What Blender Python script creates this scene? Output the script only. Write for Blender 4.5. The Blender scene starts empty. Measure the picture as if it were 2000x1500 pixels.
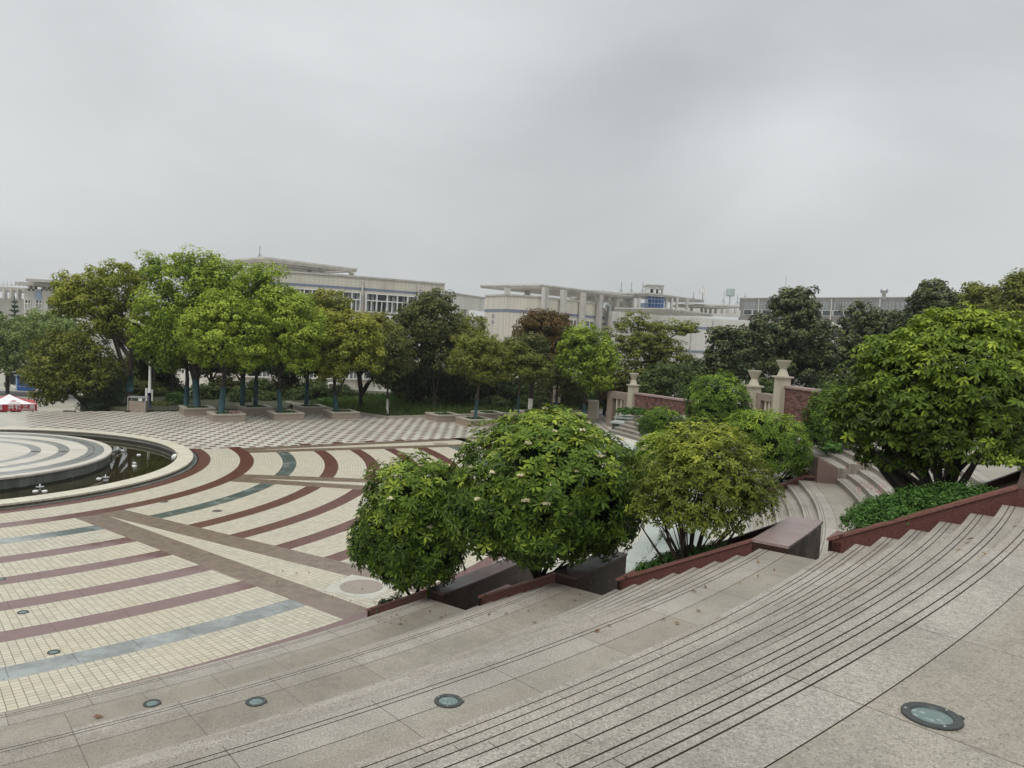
import bpy, math, random
import numpy as np
from mathutils import Vector, Matrix
S = bpy.context.scene
COL = S.collection
R_ = math.radians
# ------------------------------------------------------------------ camera
EYE = 5.7; FPX = 1524.27; PITCH = R_(3.718); ROLL = R_(2.80)
cr, sr, cp, sp = math.cos(ROLL), math.sin(ROLL), math.cos(PITCH), math.sin(PITCH)
X0 = Vector((1, 0, 0)); U0 = Vector((0, sp, cp)); FW = Vector((0, cp, -sp))
RT = X0 * cr + U0 * sr; UP = U0 * cr - X0 * sr
cam = bpy.data.cameras.new('camera'); cam.lens = FPX / 2000 * 36; cam.sensor_width = 36
cam.clip_start = .05; cam.clip_end = 3000
co = bpy.data.objects.new('camera', cam); COL.objects.link(co)
M = Matrix((RT, UP, -FW)).transposed().to_4x4(); M.translation = Vector((0, 0, EYE)); co.matrix_world = M
S.camera = co
S.view_settings.view_transform = 'Standard'; S.view_settings.look = 'None'
S.view_settings.exposure = 0.0; S.view_settings.gamma = 1.0

# ------------------------------------------------------------------ world: overcast sky, sun
w = bpy.data.worlds.new('World'); S.world = w; w.use_nodes = True
nt = w.node_tree; nt.nodes.clear()
SUN_EL, SUN_AZ = R_(58), R_(-150)     # azimuth from +Y, clockwise
def nd(nt, typ, **kw):
    n = nt.nodes.new(typ)
    for k, v in kw.items():
        if k in n.inputs: n.inputs[k].default_value = v
        else: setattr(n, k, v)
    return n
out = nd(nt, 'ShaderNodeOutputWorld'); bg = nd(nt, 'ShaderNodeBackground'); nt.links.new(bg.outputs[0], out.inputs[0])
bgs = nd(nt, 'ShaderNodeBackground'); bgs.inputs['Strength'].default_value = .05
sky = nd(nt, 'ShaderNodeTexSky'); sky.sky_type = 'NISHITA'; sky.sun_disc = False
sky.sun_elevation = SUN_EL; sky.sun_rotation = SUN_AZ; sky.dust_density = 4
nt.links.new(sky.outputs[0], bgs.inputs[0])
addw = nd(nt, 'ShaderNodeAddShader'); nt.links.new(bg.outputs[0], addw.inputs[0]); nt.links.new(bgs.outputs[0], addw.inputs[1])
bgs.inputs['Strength'].default_value = .010
nt.links.new(addw.outputs[0], out.inputs[0])
tc = nd(nt, 'ShaderNodeTexCoord')
mp = nd(nt, 'ShaderNodeMapping'); mp.inputs['Scale'].default_value = (1, 1, 2.6); mp.inputs['Location'].default_value = (3.1, .4, 1.7)
nt.links.new(tc.outputs['Generated'], mp.inputs[0])
nz = nd(nt, 'ShaderNodeTexNoise', Scale=1.5, Detail=5.0, Roughness=.5, Distortion=.35); nt.links.new(mp.outputs[0], nz.inputs[0])
def wm(op, a, b=None, clamp=False):
    n = nd(nt, 'ShaderNodeMath', operation=op, use_clamp=clamp)
    for i, q in enumerate((a, b)):
        if q is None: continue
        if isinstance(q, (int, float)): n.inputs[i].default_value = q
        else: nt.links.new(q, n.inputs[i])
    return n.outputs[0]
def at(u, v, Y):
    """point at depth Y (metres in front of the eye) seen at photo pixel u, v"""
    x, y = (u - 1000) / FPX, (750 - v) / FPX
    d = FW + RT * x + UP * y
    t = Y / d.y
    return Vector((0, 0, EYE)) + d * t
def atz(u, v, z):
    x, y = (u - 1000) / FPX, (750 - v) / FPX
    d = FW + RT * x + UP * y
    t = (z - EYE) / d.z
    return Vector((0, 0, EYE)) + d * t
def blob(u, v, pw, amp):            # a broad cloud lump in one direction of the sky
    d = (at(u, v, 10) - Vector((0, 0, EYE))).normalized()
    n = nd(nt, 'ShaderNodeVectorMath', operation='DOT_PRODUCT'); n.inputs[1].default_value = d
    nn = nd(nt, 'ShaderNodeVectorMath', operation='NORMALIZE'); nt.links.new(tc.outputs['Generated'], nn.inputs[0])
    nt.links.new(nn.outputs[0], n.inputs[0])
    m = wm('MAXIMUM', n.outputs['Value'], 0.0)
    return wm('MULTIPLY', wm('POWER', m, pw), amp)
val = wm('MULTIPLY', wm('SUBTRACT', nz.outputs[0], .5), .5)
for b in ((650, 60, 45, .20), (960, 150, 120, .05), (1540, 300, 200, .105), (450, 260, 40, -.05), (1330, 390, 55, -.06), (1150, 330, 90, -.035), (1900, 330, 60, -.05), (100, 480, 40, .03), (1250, 60, 60, -.03)):
    val = wm('ADD', val, blob(*b))
val = wm('ADD', val, .605)
val = wm('MAXIMUM', wm('MINIMUM', val, .95), .3)
# overcast skies are about three times brighter overhead than at the horizon
sz = nd(nt, 'ShaderNodeSeparateXYZ'); nn_ = nd(nt, 'ShaderNodeVectorMath', operation='NORMALIZE'); nt.links.new(tc.outputs['Generated'], nn_.inputs[0]); nt.links.new(nn_.outputs[0], sz.inputs[0])
mr = nd(nt, 'ShaderNodeMapRange'); mr.interpolation_type = 'SMOOTHSTEP'; mr.inputs[1].default_value = .40; mr.inputs[2].default_value = .95; mr.inputs[3].default_value = 1.0; mr.inputs[4].default_value = 2.3
nt.links.new(sz.outputs[2], mr.inputs[0]); val = wm('MULTIPLY', val, mr.outputs[0])
cmb = nd(nt, 'ShaderNodeCombineColor')
nt.links.new(wm('MULTIPLY', val, .965), cmb.inputs[0]); nt.links.new(wm('MULTIPLY', val, 1.0), cmb.inputs[1]); nt.links.new(wm('MULTIPLY', val, 1.005), cmb.inputs[2])
nt.links.new(cmb.outputs[0], bg.inputs[0]); bg.inputs['Strength'].default_value = 1.0
sl = bpy.data.lights.new('sun', 'SUN'); sl.energy = 1.35; sl.angle = R_(28); sl.color = (1, .955, .88)
so = bpy.data.objects.new('sun', sl); COL.objects.link(so)
so.rotation_euler = (R_(90) - SUN_EL, 0, -SUN_AZ + math.pi); so.location = (0, 0, 60)
sd = Vector((math.sin(SUN_AZ) * math.cos(SUN_EL), math.cos(SUN_AZ) * math.cos(SUN_EL), math.sin(SUN_EL)))
so.rotation_euler = sd.to_track_quat('Z', 'Y').to_euler()

# ------------------------------------------------------------------ helpers
def tag(o, label=None, cat=None, group=None, kind=None):
    for k, v in (('label', label), ('category', cat), ('group', group), ('kind', kind)):
        if v: o[k] = v
    return o
def empty(name, loc, label, cat, group=None, rz=0):
    o = bpy.data.objects.new(name, None); COL.objects.link(o); o.location = loc; o.rotation_euler = (0, 0, rz)
    o.empty_display_size = .2
    return tag(o, label, cat, group)
def copy_tree(o, parent=None):
    c = o.copy(); COL.objects.link(c); c.parent = parent
    for ch in list(o.children): copy_tree(ch, c)
    return c
class MB:
    def __init__(s): s.v = []; s.f = []; s.m = []
    def face(s, pts, m=0):
        n = len(s.v); s.v += [tuple(p) for p in pts]; s.f.append(tuple(range(n, n + len(pts)))); s.m.append(m)
    def box(s, x0, x1, y0, y1, z0, z1, m=0, T=None):
        P = [(x, y, z) for z in (z0, z1) for y in (y0, y1) for x in (x0, x1)]
        if T: P = [T(Vector(p)) for p in P]
        n = len(s.v); s.v += [tuple(p) for p in P]
        for q in ((0, 2, 3, 1), (4, 5, 7, 6), (0, 1, 5, 4), (2, 6, 7, 3), (0, 4, 6, 2), (1, 3, 7, 5)):
            s.f.append(tuple(n + i for i in q)); s.m.append(m)
    def prism(s, poly, z0, z1, m=0, mt=None):
        """poly: plan points; z0,z1 numbers or lists per point"""
        k = len(poly)
        zl = z0 if isinstance(z0, (list, tuple)) else [z0] * k
        zh = z1 if isinstance(z1, (list, tuple)) else [z1] * k
        n = len(s.v)
        s.v += [(p[0], p[1], zl[i]) for i, p in enumerate(poly)] + [(p[0], p[1], zh[i]) for i, p in enumerate(poly)]
        for i in range(k):
            j = (i + 1) % k; s.f.append((n + i, n + j, n + k + j, n + k + i)); s.m.append(m)
        s.f.append(tuple(n + k + i for i in range(k))); s.m.append(m if mt is None else mt)
        s.f.append(tuple(n + i for i in reversed(range(k)))); s.m.append(m)
    def tube(s, pts, rad, sides=8, m=0, cap=True):
        pts = [Vector(p) for p in pts]; n0 = len(s.v)
        for i, p in enumerate(pts):
            a = pts[max(i - 1, 0)]; b = pts[min(i + 1, len(pts) - 1)]
            d = (b - a).normalized()
            t = d.cross(Vector((0, 0, 1)))
            if t.length < .05: t = d.cross(Vector((0, 1, 0)))
            t.normalize(); b2 = d.cross(t)
            r = rad[i] if isinstance(rad, (list, tuple)) else rad
            for k in range(sides):
                a_ = 2 * math.pi * k / sides
                s.v.append(tuple(p + t * (math.cos(a_) * r) + b2 * (math.sin(a_) * r)))
        for i in range(len(pts) - 1):
            for k in range(sides):
                k2 = (k + 1) % sides
                s.f.append((n0 + i * sides + k, n0 + i * sides + k2, n0 + (i + 1) * sides + k2, n0 + (i + 1) * sides + k)); s.m.append(m)
        if cap:
            s.f.append(tuple(n0 + k for k in range(sides))); s.m.append(m)
            e = n0 + (len(pts) - 1) * sides; s.f.append(tuple(e + k for k in reversed(range(sides)))); s.m.append(m)
    def lathe(s, prof, c=(0, 0, 0), sides=24, m=0, a0=0, a1=360, mats=None):
        full = abs(a1 - a0) >= 360
        na = sides if full else sides + 1; n0 = len(s.v); k = len(prof)
        for i in range(na):
            a = R_(a0 + (a1 - a0) * i / sides)
            for r, z in prof: s.v.append((c[0] + r * math.cos(a), c[1] + r * math.sin(a), c[2] + z))
        for i in range(sides):
            j = (i + 1) % na
            for q in range(k - 1):
                s.f.append((n0 + i * k + q, n0 + j * k + q, n0 + j * k + q + 1, n0 + i * k + q + 1)); s.m.append(mats[q] if mats else m)
        if not full:
            pass
    def build(s, name, mats, parent=None, loc=None, smooth=False):
        me = bpy.data.meshes.new(name); me.from_pydata(s.v, [], s.f)
        mats = mats if isinstance(mats, (list, tuple)) else [mats]
        for mm in mats: me.materials.append(mm)
        if len(mats) > 1: me.polygons.foreach_set('material_index', s.m)
        if smooth: me.polygons.foreach_set('use_smooth', [True] * len(s.f))
        me.validate(); me.update()
        o = bpy.data.objects.new(name, me); COL.objects.link(o)
        if parent: o.parent = parent
        if loc is not None: o.location = loc
        return o
def fast_mesh(name, V, k, tint, mat, parent=None, loc=None):
    """V: (n,k,3) polygons with k own corners each; tint per polygon"""
    n = V.shape[0]; me = bpy.data.meshes.new(name)
    me.vertices.add(n * k); me.vertices.foreach_set('co', V.reshape(-1).astype(np.float32))
    me.loops.add(n * k); me.loops.foreach_set('vertex_index', np.arange(n * k, dtype=np.int32))
    me.polygons.add(n); me.polygons.foreach_set('loop_start', np.arange(0, n * k, k, dtype=np.int32))
    me.polygons.foreach_set('loop_total', np.full(n, k, dtype=np.int32))
    me.update(calc_edges=True)
    a = me.attributes.new('tint', 'FLOAT', 'FACE'); a.data.foreach_set('value', tint.astype(np.float32))
    me.materials.append(mat)
    o = bpy.data.objects.new(name, me); COL.objects.link(o)
    if parent: o.parent = parent
    if loc is not None: o.location = loc
    return o

# ------------------------------------------------------------------ materials
class NT:
    def __init__(s, name):
        s.mat = bpy.data.materials.new(name); s.mat.use_nodes = True; s.t = s.mat.node_tree
        s.b = s.t.nodes['Principled BSDF']; s.out = s.t.nodes['Material Output']
    def n(s, typ, **kw): return nd(s.t, typ, **kw)
    def l(s, a, b): s.t.links.new(a, b)
    def m(s, op, a, b=None, c=None, clamp=False):
        n = s.n('ShaderNodeMath', operation=op, use_clamp=clamp)
        for i, q in enumerate((a, b, c)):
            if q is None: continue
            if isinstance(q, (int, float)): n.inputs[i].default_value = q
            else: s.l(q, n.inputs[i])
        return n.outputs[0]
    def obj(s): return s.n('ShaderNodeTexCoord').outputs['Object']
    def noise(s, scale, detail=4, rough=.55, vec=None):
        n = s.n('ShaderNodeTexNoise', Scale=scale, Detail=detail, Roughness=rough)
        s.l(vec if vec is not None else s.obj(), n.inputs['Vector']); return n.outputs['Fac']
    def ramp(s, f, stops):
        n = s.n('ShaderNodeValToRGB'); e = n.color_ramp.elements
        while len(e) < len(stops): e.new(.5)
        for i, (p, c) in enumerate(stops): e[i].position = p; e[i].color = (*c, 1)
        s.l(f, n.inputs[0]); return n.outputs[0]
    def mix(s, f, a, b, mode='MIX'):
        n = s.n('ShaderNodeMix', data_type='RGBA', blend_type=mode)
        for i, q in ((0, f), (6, a), (7, b)):
            if isinstance(q, (int, float)): n.inputs[i].default_value = q
            elif isinstance(q, tuple): n.inputs[i].default_value = (*q, 1)
            else: s.l(q, n.inputs[i])
        return n.outputs[2]
    def base(s, c, rough=.6, spec=.5):
        if isinstance(c, tuple): s.b.inputs['Base Color'].default_value = (*c, 1)
        else: s.l(c, s.b.inputs['Base Color'])
        if isinstance(rough, (int, float)): s.b.inputs['Roughness'].default_value = rough
        else: s.l(rough, s.b.inputs['Roughness'])
        s.b.inputs['Specular IOR Level'].default_value = spec
        return s.mat
    def bump(s, h, strength=.3, dist=.01):
        n = s.n('ShaderNodeBump', Strength=strength, Distance=dist); s.l(h, n.inputs['Height']); s.l(n.outputs[0], s.b.inputs['Normal'])
    def polar(s):
        x = s.n('ShaderNodeSeparateXYZ'); s.l(s.obj(), x.inputs[0])
        r = s.m('SQRT', s.m('ADD', s.m('MULTIPLY', x.outputs[0], x.outputs[0]), s.m('MULTIPLY', x.outputs[1], x.outputs[1])))
        th = s.m('ARCTAN2', x.outputs[1], x.outputs[0])
        return r, th, x
def scl(c, k): return tuple(min(1, q * k) for q in c)
def plain(name, c, rough=.6, var=.18, scale=3, spec=.5, metal=0, fine=0):
    t = NT(name); f = t.noise(scale, 5)
    col = t.ramp(f, [(.3, scl(c, 1 - var)), (.7, scl(c, 1 + var))])
    if fine:
        g = t.noise(fine, 2); col = t.mix(.35, col, t.ramp(g, [(.35, scl(c, .6)), (.65, scl(c, 1.35))]))
    t.base(col, rough, spec); t.b.inputs['Metallic'].default_value = metal
    return t.mat
def weathered(name, c, rough=.7, var=.1, streak=.35):
    """painted/plastered wall with vertical rain streaks and grime"""
    t = NT(name); v = t.n('ShaderNodeMapping'); v.inputs['Scale'].default_value = (1, 1, .06); t.l(t.obj(), v.inputs[0])
    f = t.noise(1.6, 6, .65, v.outputs[0]); g = t.noise(.5, 4)
    col = t.ramp(g, [(.3, scl(c, 1 - var)), (.7, scl(c, 1 + var))])
    col = t.mix(t.m('MULTIPLY', t.m('GREATER_THAN', f, 0), t.m('MULTIPLY', t.m('SUBTRACT', f, .48, clamp=True), streak * 5, clamp=True)), col, scl(c, .45))
    return t.base(col, rough, .3)
def granite(name, c, dark, light, joint=True, wet=0):
    t = NT(name)
    a = t.noise(58, 3, .75); b = t.noise(150, 2, .6); g = t.noise(.7, 5, .6); g2 = t.noise(6, 4, .7)
    col = t.ramp(a, [(.37, dark), (.46, c), (.54, c), (.63, light)])
    col = t.mix(.45, col, t.ramp(b, [(.38, dark), (.5, c), (.62, light)]))
    col = t.mix(t.ramp(g, [(.42, (0, 0, 0)), (.66, (1, 1, 1))]), col, t.mix(.36, col, scl(dark, .9)))
    col = t.mix(t.ramp(g2, [(.5, (0, 0, 0)), (.75, (.35, .35, .35))]), col, scl(dark, 1.0))
    if joint:
        r, th, _ = t.polar(); per = R_(2.05)
        k = t.m('DIVIDE', t.m('ADD', th, t.m('MULTIPLY', t.m('FLOOR', t.m('MULTIPLY', r, .61)), .013)), per)
        fr = t.m('FRACT', k); d = t.m('MULTIPLY', t.m('MULTIPLY', t.m('MINIMUM', fr, t.m('SUBTRACT', 1.0, fr)), per), r)
        wn = t.n('ShaderNodeTexWhiteNoise', noise_dimensions='2D'); cv = t.n('ShaderNodeCombineXYZ')
        t.l(t.m('FLOOR', k), cv.inputs[0]); t.l(t.m('FLOOR', t.m('MULTIPLY', r, 1.7)), cv.inputs[1]); t.l(cv.outputs[0], wn.inputs['Vector'])
        col = t.mix(.6, col, t.mix(1.0, col, t.ramp(wn.outputs[0], [(0, (.78, .75, .71)), (.45, (.93, .92, .9)), (1, (1, 1, 1))]), 'MULTIPLY'))
        col = t.mix(t.m('LESS_THAN', d, .0036), col, (.10, .085, .068))
    t.base(col, .62, .35); t.bump(a, .15, .004)
    return t.mat
CREAM = (.47, .437, .355)
def cream_tile():
    t = NT('cream_ceramic_tile'); r, th, x = t.polar()
    rr = t.m('SUBTRACT', r, 10.64); ring = t.m('FLOOR', t.m('DIVIDE', rr, 1.65))
    rc = t.m('ADD', t.m('MULTIPLY', ring, 1.65), 11.7)
    def line(coord, size, gap):
        k = t.m('DIVIDE', coord, size); f = t.m('FRACT', k)
        return t.m('FLOOR', k), t.m('LESS_THAN', t.m('MULTIPLY', t.m('MINIMUM', f, t.m('SUBTRACT', 1.0, f)), size), gap)
    ka, la = line(rr, .11, .0052); kb, lb = line(t.m('MULTIPLY', th, rc), .135, .0052)
    g = t.m('MAXIMUM', la, lb)
    wn = t.n('ShaderNodeTexWhiteNoise', noise_dimensions='2D'); cv = t.n('ShaderNodeCombineXYZ'); t.l(ka, cv.inputs[0]); t.l(kb, cv.inputs[1]); t.l(cv.outputs[0], wn.inputs['Vector'])
    col = t.ramp(wn.outputs[0], [(0, scl(CREAM, .86)), (.5, CREAM), (1, scl(CREAM, 1.1))])
    n = t.noise(.45, 5, .6); col = t.mix(t.ramp(n, [(.4, (0, 0, 0)), (.75, (.5, .5, .5))]), col, (.50, .44, .30))
    sp_ = t.noise(9, 4, .7); col = t.mix(t.ramp(sp_, [(.6, (0, 0, 0)), (.8, (.35, .35, .35))]), col, (.34, .29, .2))
    gr = t.noise(1.2, 3); gc = t.ramp(gr, [(.35, (.11, .095, .06)), (.65, (.22, .19, .13))])
    col = t.mix(g, col, gc)
    t.bump(t.m('SUBTRACT', 1.0, g), .25, .004)
    return t.base(col, .5, .35)
def wet_band(name, dry, wet, bias=0.0, slab=1.25, blotch=None):
    """granite paving slabs, damp (darker, more saturated, shinier) towards the pool"""
    t = NT(name); r, th, x = t.polar()
    n1 = t.noise(.55, 5, .65); n2 = t.noise(4, 4, .7); f = t.noise(140, 2)
    edge = t.m('ADD', t.m('MULTIPLY', x.outputs[1], .36), t.m('MULTIPLY', x.outputs[0], .17))
    msk = t.m('ADD', t.m('ADD', edge, t.m('MULTIPLY', t.m('SUBTRACT', n1, .5), 2.2)), 1.55 + bias)
    msk = t.m('ADD', msk, t.m('MULTIPLY', t.m('SUBTRACT', n2, .5), 1.0))
    msk = t.m('MULTIPLY', msk, 3.0, clamp=True)
    cd = t.ramp(n2, [(.3, scl(dry, .88)), (.7, scl(dry, 1.1))])
    if blotch: cd = t.mix(t.ramp(t.noise(1.1, 5, .7), [(.45, (0, 0, 0)), (.62, (1, 1, 1))]), cd, blotch)
    cw = t.ramp(n2, [(.3, scl(wet, .7)), (.7, scl(wet, 1.35))])
    if blotch: cw = t.mix(t.ramp(t.noise(1.3, 5, .7), [(.5, (0, 0, 0)), (.66, (.8, .8, .8))]), cw, scl(blotch, .8))
    col = t.mix(msk, cd, cw); col = t.mix(.22, col, t.mix(1.0, col, t.ramp(f, [(.4, (.5, .5, .5)), (.6, (1, 1, 1))]), 'MULTIPLY'))
    k = t.m('DIVIDE', t.m('MULTIPLY', th, t.m('ADD', t.m('FLOOR', r), .5)), slab); fr = t.m('FRACT', k)
    d = t.m('MULTIPLY', t.m('MINIMUM', fr, t.m('SUBTRACT', 1.0, fr)), slab)
    col = t.mix(t.m('MULTIPLY', t.m('LESS_THAN', d, .006), .75), col, (.05, .04, .035))
    rg = t.m('SUBTRACT', .55, t.m('MULTIPLY', msk, .28))
    return t.base(col, rg, .4)
def checker_pave():
    t = NT('checker_paving'); x = t.n('ShaderNodeSeparateXYZ'); t.l(t.obj(), x.inputs[0])
    def cell(o, s):
        k = t.m('DIVIDE', o, s); f = t.m('FRACT', k); return k, t.m('MINIMUM', f, t.m('SUBTRACT', 1.0, f))
    kv = t.m('DIVIDE', x.outputs[1], .54); row = t.m('FLOOR', kv); fv = t.m('FRACT', kv)
    ku = t.m('DIVIDE', t.m('ADD', x.outputs[0], t.m('MULTIPLY', t.m('FLOORED_MODULO', row, 2.0), .32)), .64); fu = t.m('FRACT', ku)
    red = t.m('MULTIPLY', t.m('LESS_THAN', fu, .48), t.m('LESS_THAN', fv, .56))
    P = .64
    k2, d2 = cell(t.m('ADD', x.outputs[0], .155), P / 2); k3, d3 = cell(t.m('ADD', x.outputs[1], .155), P / 2)
    g = t.m('LESS_THAN', t.m('MINIMUM', d2, d3), .012)
    wn = t.n('ShaderNodeTexWhiteNoise', noise_dimensions='2D'); cv = t.n('ShaderNodeCombineXYZ'); t.l(t.m('FLOOR', k2), cv.inputs[0]); t.l(t.m('FLOOR', k3), cv.inputs[1]); t.l(cv.outputs[0], wn.inputs['Vector'])
    pale = t.ramp(wn.outputs[0], [(0, (.43, .42, .365)), (1, (.53, .51, .44))])
    rd = t.ramp(wn.outputs[0], [(0, (.075, .034, .028)), (1, (.14, .062, .05))])
    n = t.noise(.16, 5, .65); stain = t.ramp(n, [(.42, (0, 0, 0)), (.7, (.55, .55, .55))])
    col = t.mix(red, pale, rd); col = t.mix(stain, col, t.mix(.75, col, (.12, .10, .075)))
    col = t.mix(t.m('MULTIPLY', g, .6), col, (.2, .18, .14))
    return t.base(col, .5, .4)
def paver(name, c, size=.6):
    t = NT(name); x = t.n('ShaderNodeSeparateXYZ'); t.l(t.obj(), x.inputs[0])
    def cell(o, s):
        k = t.m('DIVIDE', o, s); f = t.m('FRACT', k); return t.m('FLOOR', k), t.m('MINIMUM', f, t.m('SUBTRACT', 1.0, f))
    ku, du = cell(x.outputs[0], size); kv, dv = cell(x.outputs[1], size)
    wn = t.n('ShaderNodeTexWhiteNoise', noise_dimensions='2D'); cv = t.n('ShaderNodeCombineXYZ'); t.l(ku, cv.inputs[0]); t.l(kv, cv.inputs[1]); t.l(cv.outputs[0], wn.inputs['Vector'])
    col = t.ramp(wn.outputs[0], [(0, scl(c, .88)), (1, scl(c, 1.1))])
    n = t.noise(.25, 5, .65); col = t.mix(t.ramp(n, [(.4, (0, 0, 0)), (.72, (.5, .5, .5))]), col, scl(c, .55))
    col = t.mix(t.m('MULTIPLY', t.m('LESS_THAN', t.m('MINIMUM', du, dv), .012), .6), col, scl(c, .35))
    return t.base(col, .6, .35)
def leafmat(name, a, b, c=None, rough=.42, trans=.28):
    """a: dark end (old growth, painted shade), b: light end (young growth, painted light), chosen by the tint each leaf carries"""
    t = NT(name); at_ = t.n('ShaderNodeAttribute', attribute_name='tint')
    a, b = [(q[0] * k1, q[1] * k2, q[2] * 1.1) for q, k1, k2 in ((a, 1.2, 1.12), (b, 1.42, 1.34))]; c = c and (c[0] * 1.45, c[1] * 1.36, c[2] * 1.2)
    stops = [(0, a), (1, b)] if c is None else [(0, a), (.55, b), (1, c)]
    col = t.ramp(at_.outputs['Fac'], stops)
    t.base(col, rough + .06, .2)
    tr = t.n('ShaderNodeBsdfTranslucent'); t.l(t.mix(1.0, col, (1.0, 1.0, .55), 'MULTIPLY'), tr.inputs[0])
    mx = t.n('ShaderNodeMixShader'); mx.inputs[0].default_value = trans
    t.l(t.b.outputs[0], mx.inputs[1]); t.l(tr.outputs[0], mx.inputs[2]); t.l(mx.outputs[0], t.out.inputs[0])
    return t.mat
def bark(name, c):
    t = NT(name); v = t.n('ShaderNodeMapping'); v.inputs['Scale'].default_value = (1, 1, .25); t.l(t.obj(), v.inputs[0])
    f = t.noise(14, 5, .7, v.outputs[0]); t.base(t.ramp(f, [(.35, scl(c, .5)), (.65, scl(c, 1.4))]), .85, .2); t.bump(f, .5, .02)
    return t.mat
def polished(name, c, rough=.12):
    t = NT(name); f = t.noise(60, 3); g = t.noise(1.5, 5)
    col = t.ramp(f, [(.35, scl(c, .6)), (.65, scl(c, 1.4))]); x = t.n('ShaderNodeSeparateXYZ'); t.l(t.obj(), x.inputs[0])
    k = t.m('FRACT', t.m('DIVIDE', t.m('ADD', x.outputs[0], x.outputs[1]), .8)); col = t.mix(t.m('LESS_THAN', k, .012), col, scl(c, .3))
    return t.base(col, t.ramp(g, [(.35, (rough,) * 3), (.7, (rough + .25,) * 3)]), .22 if max(c) < .06 else .42)
m_light = granite('light_granite', (.33, .302, .262), (.12, .107, .09), (.55, .52, .475))
m_tan = granite('tan_granite', (.295, .27, .224), (.12, .107, .085), (.43, .40, .345))
m_groove = plain('groove_dirt_opening_shade', (.085, .072, .055), .9, .45, 2.5)
m_riser = granite('riser_granite', (.26, .235, .2), (.11, .095, .08), (.42, .39, .34))
m_cream = cream_tile()
m_red = wet_band('red_granite_band', (.205, .14, .134), (.115, .042, .033))
m_grey = wet_band('grey_slate_band', (.215, .235, .225), (.075, .098, .092), slab=.95, blotch=(.33, .36, .35))
m_brown = wet_band('brown_granite_band', (.24, .185, .165), (.175, .13, .095), bias=.25)
m_edge = wet_band('pool_edge_slate', (.2, .21, .2), (.13, .15, .145), bias=1.0, slab=.9, blotch=(.3, .32, .3))
m_check = checker_pave()
m_paver = paver('plain_paver', (.47, .45, .385), .6)
m_lower = paver('lower_paver', (.36, .335, .275), 1.6)
m_marble = granite('white_green_marble', (.38, .41, .385), (.26, .30, .28), (.5, .54, .5), joint=True)
m_marble_g = plain('green_marble', (.05, .085, .06), .3, .4, 6)
m_redp = polished('red_polished_granite', (.105, .036, .029), .32)
m_redcap = polished('red_granite_cap', (.19, .085, .07), .3)
m_pink = polished('pink_wet_cap', (.27, .2, .19), .25)
m_dark = polished('dark_polished_granite', (.036, .018, .015), .2)
m_dkcap = polished('shaded_wet_cap', (.07, .038, .032), .28)  # wet stone, its colour darkened further for the shade under the shrubs
m_brcap = polished('brown_wet_cap', (.11, .075, .06), .22)
m_soil = plain('soil', (.055, .04, .028), .95, .4, 5)
m_bark = bark('bark', (.07, .055, .043)); m_barkd = bark('dark_bark', (.035, .03, .026))
m_wrap = plain('blue_green_trunk_paint', (.024, .068, .082), .75, .4, 5)
m_lime = plain('white_trunk_paint', (.62, .60, .55), .8, .15, 8)
m_box = plain('planter_granite', (.30, .245, .195), .55, .15, 4, fine=60)
m_cap = plain('planter_cap', (.40, .36, .30), .5, .12, 4, fine=60)
m_white = weathered('white_paint', (.74, .74, .72)); m_wall = None
m_glass = NT('window_glass').base((.045, .055, .06), .08, .6)
m_curtain = plain('curtain_glass', (.25, .27, .27), .25, .25, 3)
m_stripe = plain('blue_grey_stripe', (.17, .2, .27), .5)
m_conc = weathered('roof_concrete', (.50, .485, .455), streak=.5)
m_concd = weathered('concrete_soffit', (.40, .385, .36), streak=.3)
m_greyw = weathered('grey_wall', (.205, .20, .19), streak=.3)
m_steel = plain('galvanised_steel', (.42, .44, .45), .4, .15, 6, metal=.6)
m_blueg = plain('blue_glass', (.035, .10, .30), .12, .25, .8)
m_bluef = plain('blue_frame', (.02, .09, .33), .4)
m_pale_blue = plain('pale_blue_panel', (.30, .40, .55), .5)
m_stone = weathered('cream_stone', (.46, .42, .33), streak=.3); m_brownst = plain('brown_stone', (.24, .19, .155), .7, .2, 3, fine=25)
m_grass = leafmat('grass_blade', (.04, .075, .02), (.08, .13, .035))
m_asph = plain('asphalt', (.09, .09, .085), .9, .15, 2)

def wall_tile(name, c, tile=(.3, .15)):
    t = NT(name); x = t.n('ShaderNodeSeparateXYZ'); t.l(t.obj(), x.inputs[0])
    h = t.m('FRACT', t.m('DIVIDE', t.m('ADD', x.outputs[0], t.m('MULTIPLY', x.outputs[1], .9)), tile[0] * 2)); v = t.m('FRACT', t.m('DIVIDE', x.outputs[2], tile[1] * 2))
    g = t.m('MAXIMUM', t.m('LESS_THAN', h, .1), t.m('LESS_THAN', v, .14))
    n = t.noise(.35, 5, .6); mp_ = t.n('ShaderNodeMapping'); mp_.inputs['Scale'].default_value = (1, 1, .05); t.l(t.obj(), mp_.inputs[0])
    s_ = t.noise(1.1, 5, .65, mp_.outputs[0])
    col = t.ramp(n, [(.3, scl(c, .9)), (.7, scl(c, 1.06))]); col = t.mix(t.ramp(s_, [(.5, (0, 0, 0)), (.72, (.45, .45, .45))]), col, scl(c, .55))
    col = t.mix(t.m('MULTIPLY', g, .45), col, scl(c, .5))
    return t.base(col, .45, .4)
m_wall = wall_tile('cream_wall_tile', (.62, .585, .505)); m_wall2 = wall_tile('pale_wall_tile', (.62, .61, .57))

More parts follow.
